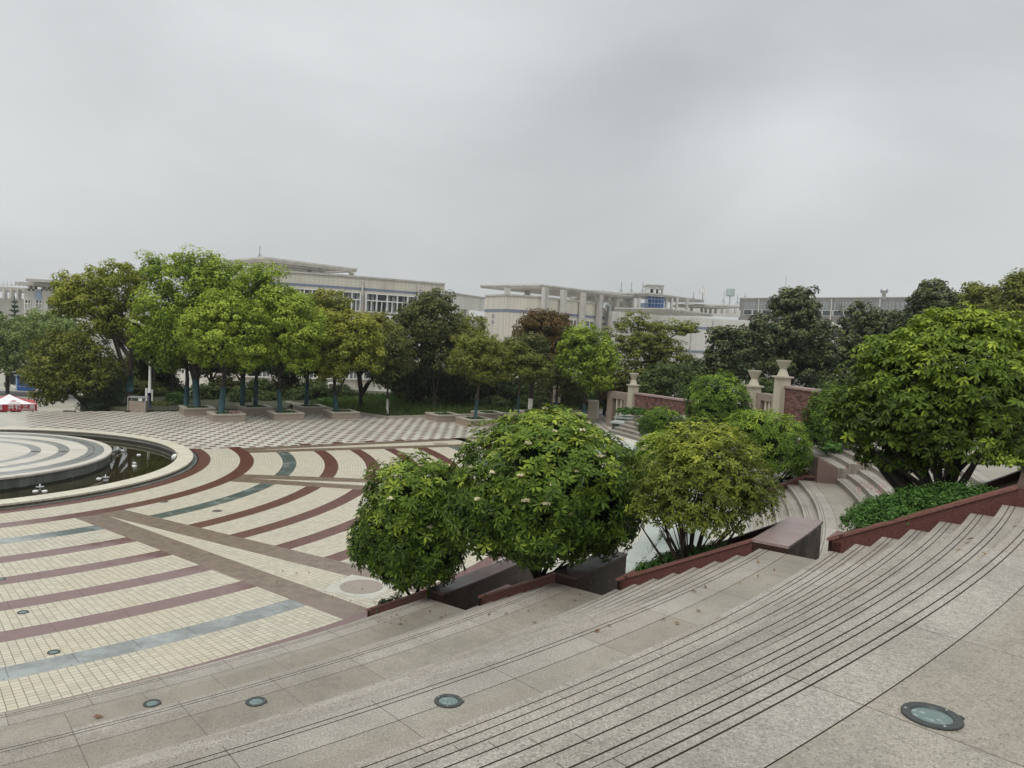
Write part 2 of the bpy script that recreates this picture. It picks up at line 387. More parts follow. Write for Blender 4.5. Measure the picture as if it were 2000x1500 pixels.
# ------------------------------------------------------------------ the round plaza
CX, CY = -20.94, 27.94; C3 = Vector((CX, CY, 0))
def pol(r, th, z=0.0): return Vector((r * math.cos(R_(th)), r * math.sin(R_(th)), z))       # relative to the pool's centre
def wpol(r, th, z=0.0): return C3 + pol(r, th, z)
A32 = 32.6; HALF = 3.65; SW = .74
rings = [(8.86, 9.02, 4), (9.02, 9.51, 1), (9.51, 10.64, 0)]
kinds = [1, 2, 1, 1, 1, 1, 2, 1]
for k in range(8):
    a = 10.64 + 1.65 * k; rings.append((a, a + .53, kinds[k]))
    if k < 7: rings.append((a + .53, a + 1.65, 0))
rings[0] = (8.86, 9.06, 4)
g = MB()
def arcquad(r0, r1, ta0, ta1, tb0, tb1, m, z=0):
    """ring piece; at r0 it runs ta0..tb0, at r1 ta1..tb1 (degrees)"""
    n = max(2, int(abs(tb0 - ta0) / .8))
    for i in range(n):
        f0, f1 = i / n, (i + 1) / n
        g.face([pol(r0, ta0 + (tb0 - ta0) * f0, z), pol(r1, ta1 + (tb1 - ta1) * f0, z), pol(r1, ta1 + (tb1 - ta1) * f1, z), pol(r0, ta0 + (tb0 - ta0) * f1, z)], m)
spokes = [-3 * A32, -2 * A32, -A32, 0, A32]
RS = 11.17
for r0, r1, m in rings:
    if r1 <= RS + .05: arcquad(r0, r1, -150, -150, 38.5 if m else 36.3, 38.5 if m else 36.3, m)
    else:
        prev = -150
        if r0 > 22: arcquad(r0, r1, -150, -150, 36.3, 36.3, m); continue
        for s_ in spokes:
            arcquad(r0, r1, prev, prev, s_ - HALF, s_ - HALF, m); prev = s_ + HALF
        if m == 1: arcquad(r0, r1, prev, prev, prev + 60 / r0 * .4, prev + 60 / r0 * .4, m)   # red stubs past the last spoke
for s_ in spokes:       # spokes: two brown strips that part into a V with a tiled wedge between
    n = 24; RE = 22.19 if s_ != A32 else 24.5
    for i in range(n):
        ra, rb = RS + (RE - RS) * i / n, RS + (RE - RS) * (i + 1) / n
        for sg in (-1, 1):
            qa, qb = min(HALF, math.degrees(SW / ra)), min(HALF, math.degrees(SW / rb))
            p = [pol(ra, s_ + sg * HALF), pol(rb, s_ + sg * HALF), pol(rb, s_ + sg * (HALF - qb)), pol(ra, s_ + sg * (HALF - qa))]
            g.face(p, 3)
            if HALF - qb > 0:
                p = [pol(ra, s_ + sg * (HALF - qa)), pol(rb, s_ + sg * (HALF - qb)), pol(rb, s_), pol(ra, s_)]
                g.face(p, 0)
plaza = g.build('plaza_paving', [m_cream, m_red, m_grey, m_brown, m_edge], loc=C3); tag(plaza, kind='structure')

ux, uy = math.cos(R_(A32)), math.sin(R_(A32))
def uv(u, v, z=0): return Vector((u * ux - v * uy, u * uy + v * ux, z))
UC = CX * ux + CY * uy; VC = -CX * uy + CY * ux; VF = 51.0
g = MB(); st = .5; u = .55
def vlow(u):
    d = u - UC; lo = VC + max(d, 0) * math.tan(R_(3.7))
    if abs(d) < 8.84: lo = max(lo, VC + math.sqrt(8.84 ** 2 - d * d))
    return lo
while u < 46:
    g.face([(u, vlow(u), 0), (u + st, vlow(u + st), 0), (u + st, VF, 0), (u, VF, 0)]); u += st
ck = g.build('checker_paving', m_check); ck.rotation_euler = (0, 0, R_(A32)); ck.location = (0, 0, -.004); tag(ck, kind='structure')
g = MB()                                # plain paving round it, to the plaza's far edge
def rout(th):
    a = R_(th - A32); r = 24.0 if -110 < th < 33 else 58
    if math.sin(a) > .02 and th > 33: r = min(r, (VF - VC) / math.sin(a))
    return r
th = -150
while th < 210:
    t2 = th + 2; g.face([pol(8.84, th), pol(rout(th), th), pol(rout(t2), t2), pol(8.84, t2)])
    if 33 <= th <= 210: g.face([pol(rout(th), th), pol(rout(th), th, -3), pol(rout(t2), t2, -3), pol(rout(t2), t2)])
    th = t2
pv = g.build('plain_paving', m_paver, loc=C3 + Vector((0, 0, -.008))); tag(pv, kind='structure')

# ------------------------------------------------------------------ fountain pool
pool = empty('fountain_pool', C3, 'round sunken fountain pool with cream stone coping set in the plaza', 'pool')
g = MB(); g.lathe([(8.28, .135), (8.84, .135)], sides=160); g.lathe([(8.84, .135), (8.86, .125), (8.86, .07)], sides=160); g.lathe([(8.28, .07), (8.26, .125), (8.28, .135)], sides=160)
def coping_mat():
    t = NT('cream_coping'); r, th, x = t.polar(); k = t.m('FRACT', t.m('MULTIPLY', th, 26)); n = t.noise(2, 5); f = t.noise(90, 2)
    col = t.ramp(n, [(.3, (.50, .47, .37)), (.7, (.62, .58, .47))]); col = t.mix(.2, col, t.ramp(f, [(.4, (.3, .28, .22)), (.6, (.66, .62, .52))]))
    col = t.mix(t.m('LESS_THAN', k, .03), col, (.2, .18, .14)); return t.base(col, .5, .4)
m_coping = coping_mat()
g.build('coping', m_coping, pool)
g = MB(); g.lathe([(8.33, .07), (8.33, -.6)], sides=160); g.lathe([(8.82, .07), (8.82, -.01)], sides=160, m=1)
t = NT('pool_wall'); x = t.n('ShaderNodeSeparateXYZ'); t.l(t.obj(), x.inputs[0]); n = t.noise(3, 5, .7)
wl = t.m('LESS_THAN', t.m('ADD', x.outputs[2], t.m('MULTIPLY', n, .03)), -.045)
t.base(t.mix(wl, t.ramp(n, [(.3, (.2, .2, .175)), (.7, (.33, .325, .28))]), (.03, .03, .026)), .5)
g.build('basin_wall', [t.mat, plain('coping_base_brick', (.16, .13, .09), .8, .4, 9)], pool)
g = MB(); g.lathe([(8.33, -.6), (.01, -.6)], sides=80); g.build('basin_floor', plain('algae_floor', (.05, .05, .02), .8, .4, 2), pool)
g = MB(); g.lathe([(8.33, 0), (5.75, 0)], sides=120)
t = NT('pool_water'); wn_ = t.noise(2.5, 3); t.base(t.ramp(t.noise(.8, 4), [(.35, (.018, .016, .007)), (.7, (.04, .034, .014))]), .03, .5); t.bump(wn_, .012, .05)
wt = g.build('water', t.mat, loc=C3 + Vector((0, 0, -.14))); tag(wt, kind='structure')
disc = empty('fountain_platform', C3 + Vector((0, 0, -.6)), 'low round stone platform with grey inlaid rings standing in the fountain pool', 'platform')
def disc_mat():
    t = NT('platform_slabs'); r, th, x = t.polar(); k = t.m('FRACT', t.m('DIVIDE', x.outputs[1], .6)); n = t.noise(1.2, 5, .65)
    mpz = t.n('ShaderNodeMapping'); mpz.inputs['Scale'].default_value = (.35, 2.2, 1); t.l(t.obj(), mpz.inputs[0]); s_ = t.noise(1.2, 4, .6, mpz.outputs[0])
    col = t.ramp(s_, [(.32, (.44, .40, .34)), (.6, (.55, .52, .46))]); col = t.mix(t.m('LESS_THAN', k, .02), col, (.26, .24, .2))
    return t.base(col, .5, .4)
m_dslab = disc_mat(); m_dgrey = wet_band('platform_grey', (.29, .30, .285), (.25, .26, .25), slab=.5, blotch=(.33, .34, .33))
g = MB(); zt = .93
g.lathe([(5.9, zt - .08), (5.9, zt - .02), (5.88, zt), (5.62, zt)], sides=140); g.lathe([(5.05, zt), (4.43, zt)], sides=120); g.lathe([(4.05, zt), (3.48, zt)], sides=120); g.lathe([(3.13, zt), (.01, zt)], sides=120)
g.build('slab_ring', m_dslab, disc)
g = MB(); g.lathe([(5.62, zt - .004), (5.3, zt - .004)], sides=140); g.lathe([(5.3, zt - .02), (5.27, zt - .02)], sides=140); g.lathe([(5.27, zt - .004), (5.05, zt - .004)], sides=140); g.lathe([(4.43, zt - .004), (4.05, zt - .004)], sides=120); g.lathe([(3.48, zt - .004), (3.13, zt - .004)], sides=120)
g.build('inlay_ring', m_dgrey, disc)
t = NT('platform_side'); n = t.noise(4, 5, .7); v = t.n('ShaderNodeMapping'); v.inputs['Scale'].default_value = (1, 1, .12); t.l(t.obj(), v.inputs[0]); s_ = t.noise(3, 5, .7, v.outputs[0])
x = t.n('ShaderNodeSeparateXYZ'); t.l(t.obj(), x.inputs[0])
col = t.ramp(s_, [(.35, (.075, .08, .07)), (.62, (.17, .175, .155)), (.75, (.3, .3, .27))]); col = t.mix(t.m('LESS_THAN', t.m('ADD', x.outputs[2], t.m('MULTIPLY', n, .12)), .59), col, (.02, .02, .017)); t.base(col, .5)
g = MB(); g.lathe([(5.84, 0), (5.84, zt - .08)], sides=140); g.build('side_wall', t.mat, disc)
for r_, a_ in ((4.24, 25), (3.3, 27)):
    g = MB(); p = pol(r_, a_, zt + .004); g.prism([(p.x - .12, p.y - .1), (p.x + .12, p.y - .1), (p.x + .12, p.y + .1), (p.x - .12, p.y + .1)], zt - .003, zt + .006); g.build('floor_grate', m_groove, disc)

# ------------------------------------------------------------------ terraced steps
RZ = .15
def prof(specs, r_end, z0):
    """specs: (nosing radius, rises?) -> profile points and the material of each piece"""
    P = [(specs[0][0], z0)]; Ms = []; z = z0
    for i, (rn, kind) in enumerate(specs):
        rnext = specs[i + 1][0] if i + 1 < len(specs) else r_end
        z += RZ
        ed, tr, rs = {'g': (0, 2, 1), 'w': (4, 4, 4), 'l': (0, 2, 1), 'b': (0, 2, 1)}[kind]
        P.append((rn, z - .03)); Ms.append(rs)                      # riser, then a slightly proud nosing
        P.append((rn - .012, z - .03)); Ms.append(rs); P.append((rn - .012, z)); Ms.append(ed)
        if kind != 'w':
            for gpos in (.052, .105):
                P += [(rn + gpos, z), (rn + gpos, z - .009), (rn + gpos + .010, z - .009), (rn + gpos + .010, z)]; Ms += [ed, 3, 3, 3]
        if rnext - rn > .5 and kind != 'w':
            P += [(rn + .345, z), (rn + .345, z - .006), (rn + .352, z - .006), (rn + .352, z)]; Ms += [ed, 3, 3, 3]
            P.append((rnext, z)); Ms.append(tr)
        else:
            P.append((rnext, z)); Ms.append(ed)
    return P, Ms, z
MATS = [m_light, m_riser, m_tan, m_groove, m_marble]
def stairs(name, specs, r_end, z0, t0, t1, zb=-1):
    P, Ms, z = prof(specs, r_end, z0)
    g = MB(); n = int((t1 - t0) / .4); g.lathe(P, sides=n, a0=t0, a1=t1, mats=Ms)
    for tt in (t0, t1):
        for (ra, za), (rb, zb_) in zip(P[:-1], P[1:]):
            if rb - ra > .02: g.face([pol(ra, tt, zb), pol(rb, tt, zb), pol(rb, tt, zb_), pol(ra, tt, za)], 1)
    o = g.build(name, MATS, loc=C3); tag(o, kind='structure'); return o
TF = -36.0
fl = [22.72 + .3 * k for k in range(6)]; sp1 = [(r, 'g') for r in fl]                       # 6 rises -> 0.9 at 24.22
sp1 += [(25.4 + .3 * k, 'g') for k in range(6)]                                             # -> 1.8 at 26.9
sp1 += [(28.0 + .3 * k, 'g') for k in range(8)]                                             # -> 3.0 at 30.1
sp1 += [(30.98 + .3 * k, 'g') for k in range(8)]                                            # -> 4.2 at 33.08
stairs('terrace_steps', sp1, 52, 0, -112, TF)
sp2 = [(22.75, 'w'), (23.25, 'w'), (23.75, 'w'), (25.75, 'w'), (26.35, 'w'), (26.95, 'w')]
def s2(dr): return sp2 + [(28.45 + .3 * k, 'g') for k in range(6)] + [(30.98 + dr + .3 * k, 'g') for k in range(8)]
stairs('terrace_steps', s2(0), 36, 0, TF, -10)
stairs('terrace_steps', s2(-.55), 36, 0, -10, 1)
stairs('terrace_steps', s2(-.55)[:12], 36, 0, 1, 24)
# beige floors laid on the cascade's landings
for z_, ra, rb in ((.45, 24.2, 25.74), (.9, 27.5, 28.40)):
    g = MB(); g.lathe([(ra, 0), (rb, 0)], sides=60, a0=TF + .1, a1=22); o = g.build('landing_paving', m_paver, loc=C3 + Vector((0, 0, z_ + .004))); tag(o, kind='structure')

# ------------------------------------------------------------------ sloping granite planters along the steps
def planter(label, r0, r1, z0, tf, te, sgn, tip=.55, ww=.46, down=1.4, capmat=None, slope=.5):
    """front wall along tf from r0 up to r1, closed uphill by a wall round to te; sgn +1 when the bed lies at larger angles"""
    root = empty('granite_planter', wpol(r0, tf, z0), label, 'planter', 'sloping red granite planters beside the steps')
    base = wpol(r0, tf, z0)
    zt = lambda r: z0 + .15 + .12 + max(0, min(r, r1) - r0) * slope
    def L(r, th, z): return wpol(r, th, z) - base
    def wallstrip(pts, thick_pts, zb, tops, m=0):
        g = MB(); k = len(pts)
        for i in range(k - 1):
            a, b, c, d = pts[i], pts[i + 1], thick_pts[i + 1], thick_pts[i]
            q = lambda p, z: (p.x, p.y, z - z0)
            g.face([q(a, zb), q(b, zb), q(b, tops[i + 1]), q(a, tops[i])]); g.face([q(d, zb), q(c, zb), q(c, tops[i + 1]), q(d, tops[i])])
            g.face([q(a, tops[i]), q(b, tops[i + 1]), q(c, tops[i + 1]), q(d, tops[i])])
        for i in (0, k - 1):
            a, d = pts[i], thick_pts[i]; q = lambda p, z: (p.x, p.y, z - z0)
            g.face([q(a, zb), q(d, zb), q(d, tops[i]), q(a, tops[i])])
        return g
    n = 10; rs = [r0 + (r1 - r0) * i / n for i in range(n + 1)]
    dth = lambda r, d: sgn * math.degrees(d / r)
    f = lambda r, d: L(r, tf + dth(r, d), 0)
    tops = [zt(r) for r in rs]; zb = z0 - down
    wallstrip([f(r, 0) for r in rs], [f(r, .16) for r in rs], zb, tops).build('front_wall', m_redp, root)
    wallstrip([f(r, -.02) for r in rs], [f(r, .2) for r in rs], z0 + 0, [t_ + .035 for t_ in tops])
    g = wallstrip([f(r, -.02) for r in rs], [f(r, .20) for r in rs], 0, [t_ + .035 for t_ in tops])
    # coping: thin slab with its own underside
    g = MB()
    for i in range(n):
        q = [f(rs[i], -.02), f(rs[i + 1], -.02), f(rs[i + 1], .2), f(rs[i], .2)]; zz = [tops[i], tops[i + 1], tops[i + 1], tops[i]]
        lo = [Vector((p.x, p.y, z - z0 + .003)) for p, z in zip(q, zz)]; hi = [p + Vector((0, 0, .035)) for p in lo]
        g.face(hi); g.face(lo[::-1])
        for a in range(4): b = (a + 1) % 4; g.face([lo[a], lo[b], hi[b], hi[a]])
    g.build('coping', m_redcap, root)
    # tip end wall, from the front wall to the back wall, and a small capping triangle
    tipth = tf + dth(r0, tip)
    g = MB(); g.prism([L(r0, tf, 0)[:2], L(r0 + .16, tf, 0)[:2], L(r0 + .16, tipth, 0)[:2], L(r0, tipth, 0)[:2]], zb - z0, tops[0] - z0 - .002); g.build('end_wall', m_redp, root)
    g = MB(); g.prism([L(r0 - .02, tf - sgn * .04, 0)[:2], L(r0 + .55, tf, 0)[:2], L(r0 + .2, tipth, 0)[:2], L(r0 - .02, tipth, 0)[:2]], [tops[0] - z0 + .004, tops[0] - z0 + .004 + .27, tops[0] - z0 + .004, tops[0] - z0 + .004], [tops[0] - z0 + .04, tops[0] - z0 + .04 + .27, tops[0] - z0 + .04, tops[0] - z0 + .04]); g.build('end_cap', m_redcap, root)
    # uphill wall round the circle
    ths = [tf + (te - tf) * i / 8 for i in range(9)]; zw = zt(r1)
    wallstrip([L(r1, t_, 0) for t_ in ths], [L(r1 + ww, t_, 0) for t_ in ths], zb - .6, [zw] * 9).build('uphill_wall', m_dark, root)
    g = MB()
    for i in range(8):
        q = [L(r1 - .02, ths[i], zw + .003), L(r1 + ww + .02, ths[i], zw + .003), L(r1 + ww + .02, ths[i + 1], zw + .003), L(r1 - .02, ths[i + 1], zw + .003)]
        hi = [p + Vector((0, 0, .035)) for p in q]; g.face(hi); g.face(q[::-1])
        for a in range(4): b = (a + 1) % 4; g.face([q[a], q[b], hi[b], hi[a]])
    g.build('uphill_cap', capmat or m_pink, root)
    if ww > 1: g = MB(); g.prism([L(r1, tf - sgn * .03, 0)[:2], L(r1 + ww, tf - sgn * .03, 0)[:2], L(r1 + ww, tf - sgn * .003, 0)[:2], L(r1, tf - sgn * .003, 0)[:2]], zb - z0, zw - z0); g.build('end_panel', m_redp, root)
    # back wall from tip to uphill end
    pa = [L(r0 + (r1 - r0) * i / n, tipth + (te - tipth) * i / n, 0) for i in range(n + 1)]
    pb = [L(r0 + (r1 - r0) * i / n, tipth + (te - tipth) * i / n - dth(r0, .14), 0) for i in range(n + 1)]
    wallstrip(pa, pb, zb, tops).build('back_wall', m_dark, root)
    g = MB()
    for i in range(n):
        ta = tipth + (te - tipth) * i / n; tb = tipth + (te - tipth) * (i + 1) / n
        g.face([L(rs[i], tf + dth(r0, .15), tops[i] - .1), L(rs[i + 1], tf + dth(r0, .15), tops[i + 1] - .1), L(rs[i + 1], tb - dth(r0, .1), tops[i + 1] - .1), L(rs[i], ta - dth(r0, .1), tops[i] - .1)])
    g.build('soil', m_soil, root)
    return root
planter('lowest red granite planter, nearest the tiled plaza, with a rounded shrub', 22.72, 24.22, 0, TF + .05, -28.3, 1, tip=.5, ww=.36, capmat=m_dkcap)
planter('red granite planter under the largest white-flowered shrub beside the steps', 25.4, 26.9, 0.9, TF + .05, -32.1, 1, tip=.85, ww=.36, capmat=m_dkcap)
planter('red granite planter with a broad pinkish wet cap under a multi-stemmed yellow-green tree', 28.0, 29.98, 1.8, TF + .05, -32.3, 1, tip=1.15)
planter('long red granite planter with a mound of ground cover under the big tree at right', 30.95, 32.9, 3.0, TF + .02, -32.6, 1, tip=.5, ww=1.2, capmat=m_brcap)
planter('far red granite planter beside curved steps below the bright green shrub', 28.35, 30.1, .75, -9.9, -7.8, 1, tip=.45, ww=.4, capmat=m_redcap)
fb = planter('far red granite block planter on the landing in front of the big tree', 30.98, 32.9, 1.8, -9.9, -7.4, 1, tip=1.0, capmat=m_redcap)
g = MB(); bo_ = wpol(30.98, -9.9, 1.8); q_ = [wpol(30.42, -10.35) - bo_, wpol(30.97, -10.35) - bo_, wpol(30.97, -8.0) - bo_, wpol(30.42, -8.0) - bo_]
g.prism([p[:2] for p in q_], -.5, [.72, .45, .45, .72]); g.build('end_block', polished('brown_polished_stone', (.16, .11, .095), .3), fb)

# ------------------------------------------------------------------ ground beyond the plaza
g = MB(); n = 30
def lowz(x, y):
    return -2.5 - 1.6 * min(1, max(0, (y - 52) / 45))
xs = np.linspace(-400, 400, 41); ys = np.concatenate([np.linspace(-60, 120, 46), np.linspace(140, 2200, 20)])
for i in range(len(xs) - 1):
    for j in range(len(ys) - 1):
        g.face([(xs[a], ys[b], lowz(xs[a], ys[b])) for a, b in ((i, j), (i + 1, j), (i + 1, j + 1), (i, j + 1))])
o = g.build('lower_square', m_lower); tag(o, kind='structure')
g = MB()                                # road at far left
g.face([(-95, 83, lowz(0, 83) + .02), (-30, 83, lowz(0, 83) + .02), (-30, 90, lowz(0, 90) + .02), (-95, 90, lowz(0, 90) + .02)]); o = g.build('road', m_asph); tag(o, kind='structure')
m_lawn = plain('lawn_ground', (.045, .05, .022), .95, .35, 1.5, fine=14)
def lawn(name, poly, z=.1, back=0):
    g = MB(); g.prism([tuple(p[:2]) for p in poly], -3.2, z); o = g.build(name, m_lawn); tag(o, kind='structure'); return o
p_c = atz(755, 813, .12); p_l = atz(655, 797, .12); p_r = atz(830, 811, .12)
lawnpoly = [p_c, atz(1000, 806, .12), atz(1175, 800, .12), Vector((9, 60, 0)), Vector((8, 68, 0)), Vector((-22, 68, 0)), atz(560, 784, .12)]
lawn('lawn', lawnpoly, .1)
g = MB()
for a, b in zip([atz(560, 784, .12), p_c, atz(1000, 806, .12)], [p_c, atz(1000, 806, .12), atz(1175, 800, .12)]):
    d = (b - a).normalized(); nrm = Vector((d.y, -d.x, 0)) * .13
    g.prism([(a + nrm)[:2], (b + nrm)[:2], b[:2], a[:2]], -.02, .14)
tag(g.build('lawn_kerb', m_cap), kind='structure')
g = MB(); a = atz(245, 801, .1); b = atz(560, 797, .1)      # shrub bed behind the back row of boxes at left
g.prism([a[:2], b[:2], (b + Vector((-2, 10, 0)))[:2], (a + Vector((-6, 6, 0)))[:2]], -3.2, .06); tag(g.build('planting_bed', m_lawn), kind='structure')
g = MB()                                # bank behind the terraces and reliefs
thn = np.linspace(-36, 33, 36); rn_ = [35.9, 38, 42, 48, 56, 70]
def bz(th, r):
    zb = 3.0 if th < 8 else 3.0 - (th - 8) / 25 * 3.0
    return max(-3.3, zb + .3 * math.sin(th) * .3 + (0 if r < 42 else -(r - 42) * .06))
for i in range(len(thn) - 1):
    for j in range(len(rn_) - 1):
        g.face([pol(rn_[b], thn[a], bz(thn[a], rn_[b])) for a, b in ((i, j), (i, j + 1), (i + 1, j + 1), (i + 1, j))])
    g.face([pol(rn_[0], thn[i], -1), pol(rn_[0], thn[i], bz(thn[i], 36)), pol(rn_[0], thn[i + 1], bz(thn[i + 1], 36)), pol(rn_[0], thn[i + 1], -1)])
tag(g.build('planted_bank', m_lawn, loc=C3), kind='structure')
# ------------------------------------------------------------------ foliage
def unit(a): return a / np.maximum(np.linalg.norm(a, axis=-1, keepdims=True), 1e-6)
def rsphere(rg, n): return unit(rg.normal(size=(n, 3)))
def frame(nrm, rg):
    a = unit(np.cross(nrm, rsphere(rg, len(nrm)))); return a, np.cross(nrm, a)
def cards(c, nrm, L, W, rg, bend=.25):
    """leaf sprays as folded diamonds: two triangles each -> one bent quad"""
    a, b = frame(nrm, rg); L = L[:, None]; W = W[:, None]
    tip = c + a * L * .5 - nrm * L * bend * .4; base = c - a * L * .5 - nrm * L * bend * .2
    return np.stack([base, c + b * W * .5 + nrm * W * .12, tip, c - b * W * .5 + nrm * W * .12], 1)
def clumps_in(ells, n, rg, inner=.35, cut=-2.0):
    """points spread through ellipsoids, most of them near the surface"""
    vol = np.array([e[1][0] * e[1][1] * e[1][2] for e in ells]) ** .67; pr = vol / vol.sum()
    P = []; O = []
    for e, q in zip(ells, pr):
        k = max(3, int(round(n * q))); d = rsphere(rg, k * 2); d = d[d[:, 2] > cut][:k]
        rad = np.where(rg.random(len(d)) < inner, rg.uniform(.2, .75, len(d)), rg.uniform(.78, 1.06, len(d)))
        P.append(np.array(e[0]) + d * np.array(e[1]) * rad[:, None]); O.append(d * rad[:, None])
    return np.concatenate(P), np.concatenate(O)
def crown_mesh(name, ells, nclump, cr_, nleaf, size, mat, parent, seed, up=.55, flat=.75, tint=(.15, .8), inner=.35, cut=-2.0, aspect=.6):
    rg = np.random.default_rng(seed); P, O = clumps_in(ells, nclump, rg, inner, cut)
    k = len(P); ct = np.clip(rg.normal(.0, .16, k) + np.clip(np.linalg.norm(O, axis=1), 0, 1) * .35 + np.clip(O[:, 2], -1, 1) * .22, -.4, .7)  # outer, upper clumps lighter: new growth plus light painted into the tint
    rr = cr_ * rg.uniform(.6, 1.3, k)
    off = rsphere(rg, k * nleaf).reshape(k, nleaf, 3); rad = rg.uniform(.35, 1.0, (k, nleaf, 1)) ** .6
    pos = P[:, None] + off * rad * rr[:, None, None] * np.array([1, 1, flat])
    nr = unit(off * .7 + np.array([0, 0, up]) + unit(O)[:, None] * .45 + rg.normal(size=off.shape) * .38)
    ti = tint[0] + (tint[1] - tint[0]) * np.clip(.35 + ct[:, None] + off[:, :, 2] * .22 + rg.normal(0, .13, (k, nleaf)), 0, 1)  # clump tops lighter, undersides darker: light and shade put into leaf colour
    n = k * nleaf; L = size * rg.uniform(.65, 1.35, n)
    V = cards(pos.reshape(n, 3), nr.reshape(n, 3), L, L * aspect * rg.uniform(.8, 1.2, n), rg)
    return fast_mesh(name, V, 4, ti.reshape(n), mat, parent)
def leaf5(base, dirn, nrm, L, W, droop):
    """one real leaf: two five-cornered halves folded along the midrib"""
    L = L[:, None]; W = W[:, None]; droop = droop[:, None]; s = np.cross(dirn, nrm)
    t = base + dirn * L - nrm * L * droop; m = base + dirn * L * .55 - nrm * L * droop * .25 - nrm * W * .16
    H = []
    for g_ in (1, -1):
        l1 = base + dirn * L * .32 + s * W * .36 * g_ + nrm * W * .04; l2 = base + dirn * L * .68 + s * W * .5 * g_ - nrm * L * droop * .4
        H.append(np.stack([base, l1, l2, t, m][::g_], 1))
    return np.concatenate(H, 0)
def rosettes(name, P, N, nl, L, W, mat, parent, seed, tilt=(.15, .5), droop=(.1, .35), tint=None, tvar=.1):
    """whorls of long leaves, one whorl at the end of each shoot"""
    rg = np.random.default_rng(seed); k = len(P); a, b = frame(N, rg)
    ang = (np.arange(nl)[None] / nl * 2 * np.pi + rg.uniform(0, 6.3, (k, 1)) + rg.normal(0, .22, (k, nl)))
    tl = rg.uniform(*tilt, (k, nl)); rad = a[:, None] * np.cos(ang)[..., None] + b[:, None] * np.sin(ang)[..., None]
    d = unit(rad * np.cos(tl)[..., None] + N[:, None] * np.sin(tl)[..., None]); nn = unit(N[:, None] * np.cos(tl)[..., None] - rad * np.sin(tl)[..., None])
    n = k * nl; sc = np.repeat(rg.uniform(.7, 1.15, k), nl) * rg.uniform(.75, 1.15, n)
    base = np.repeat(P, nl, 0) + d.reshape(n, 3) * (L * .08)
    V = leaf5(base, d.reshape(n, 3), nn.reshape(n, 3), L * sc, W * sc, rg.uniform(*droop, n))
    ti = np.repeat(np.full(k, .4) if tint is None else tint, nl) + rg.normal(0, tvar, n); ti = np.clip(np.concatenate([ti, ti]), 0, 1)
    return fast_mesh(name, V, 5, ti, mat, parent)
def dome_points(ells, n, rg, lump=.07, shell=(.86, 1.04), cut=-.75):
    """shoot tips over lumpy ellipsoids, none buried inside a neighbouring ellipsoid"""
    P = []; N = []; area = np.array([(e[1][0] * e[1][1] + e[1][1] * e[1][2] + e[1][0] * e[1][2]) for e in ells]); pr = area / area.sum()
    for e, q in zip(ells, pr):
        k = int(n * q); d = rsphere(rg, k * 2); d = d[d[:, 2] > cut][:k]; c = np.array(e[0]); r = np.array(e[1])
        f = 1 + lump * (np.sin(d[:, 0] * 7 + d[:, 1] * 5 + c[0]) + np.sin(d[:, 1] * 9 - d[:, 2] * 7 + c[1]))
        p = c + d * r * (f * rg.uniform(*shell, len(d)))[:, None]; nn = unit(d / r)
        keep = np.ones(len(p), bool)
        for e2 in ells:
            if e2 is e: continue
            keep &= (((p - np.array(e2[0])) / np.array(e2[1])) ** 2).sum(1) > .72
        P.append(p[keep]); N.append(nn[keep])
    return np.concatenate(P), np.concatenate(N)
def stems(name, base, tips, r0, mat, parent, seed, curve=.25, sides=7, origin=None):
    """branches that fan from base to tips, as tapered tubes in one mesh"""
    rnd = random.Random(seed); g = MB(); base = Vector(base)
    for tp in tips:
        tp = Vector(tp); b0 = base + Vector((rnd.uniform(-1, 1), rnd.uniform(-1, 1), 0)) * r0 * 1.2; pts = []; n = 6
        side = Vector((rnd.uniform(-1, 1), rnd.uniform(-1, 1), 0)) * (tp - b0).length * .08
        for i in range(n):
            f = i / (n - 1); p = b0.lerp(tp, f); p.z = b0.z + (tp.z - b0.z) * (f ** (1 - curve)); p += side * math.sin(f * math.pi); pts.append(p)
        g.tube(pts, [r0 * (1 - .8 * i / (n - 1)) for i in range(n)], sides)
    return g.build(name, mat, parent, smooth=True)
def trunk_mesh(name, pts, r0, r1, mat, parent, branches=(), seed=0):
    g = MB(); rnd = random.Random(seed); n = len(pts)
    g.tube(pts, [r0 + (r1 - r0) * i / (n - 1) for i in range(n)], 10)
    for b in branches:
        s, e, r = Vector(b[0]), Vector(b[1]), b[2]; mid = s.lerp(e, .5) + Vector((rnd.uniform(-.1, .1), rnd.uniform(-.1, .1), .12)) * (e - s).length
        g.tube([s, s.lerp(mid, .5), mid, mid.lerp(e, .55), e], [r, r * .85, r * .65, r * .45, r * .2], 7)
    return g.build(name, mat, parent, smooth=True)

# palettes, dark to light: (old leaf and painted shade, young leaf and painted light[, lightest])
L_bright = leafmat('bright_leaf', (.034, .072, .012), (.125, .20, .025), (.28, .37, .055))
L_olive = leafmat('olive_leaf', (.04, .055, .014), (.115, .14, .028), (.23, .24, .055))
L_yolive = leafmat('yellow_olive_leaf', (.045, .07, .013), (.14, .175, .028), (.27, .29, .05))
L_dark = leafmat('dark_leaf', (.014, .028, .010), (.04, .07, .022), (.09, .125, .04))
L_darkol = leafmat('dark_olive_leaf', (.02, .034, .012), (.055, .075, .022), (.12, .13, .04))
L_red = leafmat('red_brown_leaf', (.035, .04, .014), (.085, .062, .024), (.135, .085, .036))
L_conif = leafmat('conifer_needle', (.016, .028, .02), (.03, .05, .032), (.05, .075, .045), trans=.1)
L_cedar = leafmat('cedar_needle', (.03, .055, .05), (.06, .10, .09), (.09, .14, .12), trans=.1)
L_magno = leafmat('magnolia_leaf', (.010, .020, .009), (.026, .043, .020), (.10, .12, .05), rough=.25, trans=.08)
L_shrub = leafmat('shrub_leaf', (.022, .05, .008), (.085, .15, .018), (.29, .36, .055), rough=.33, trans=.22)
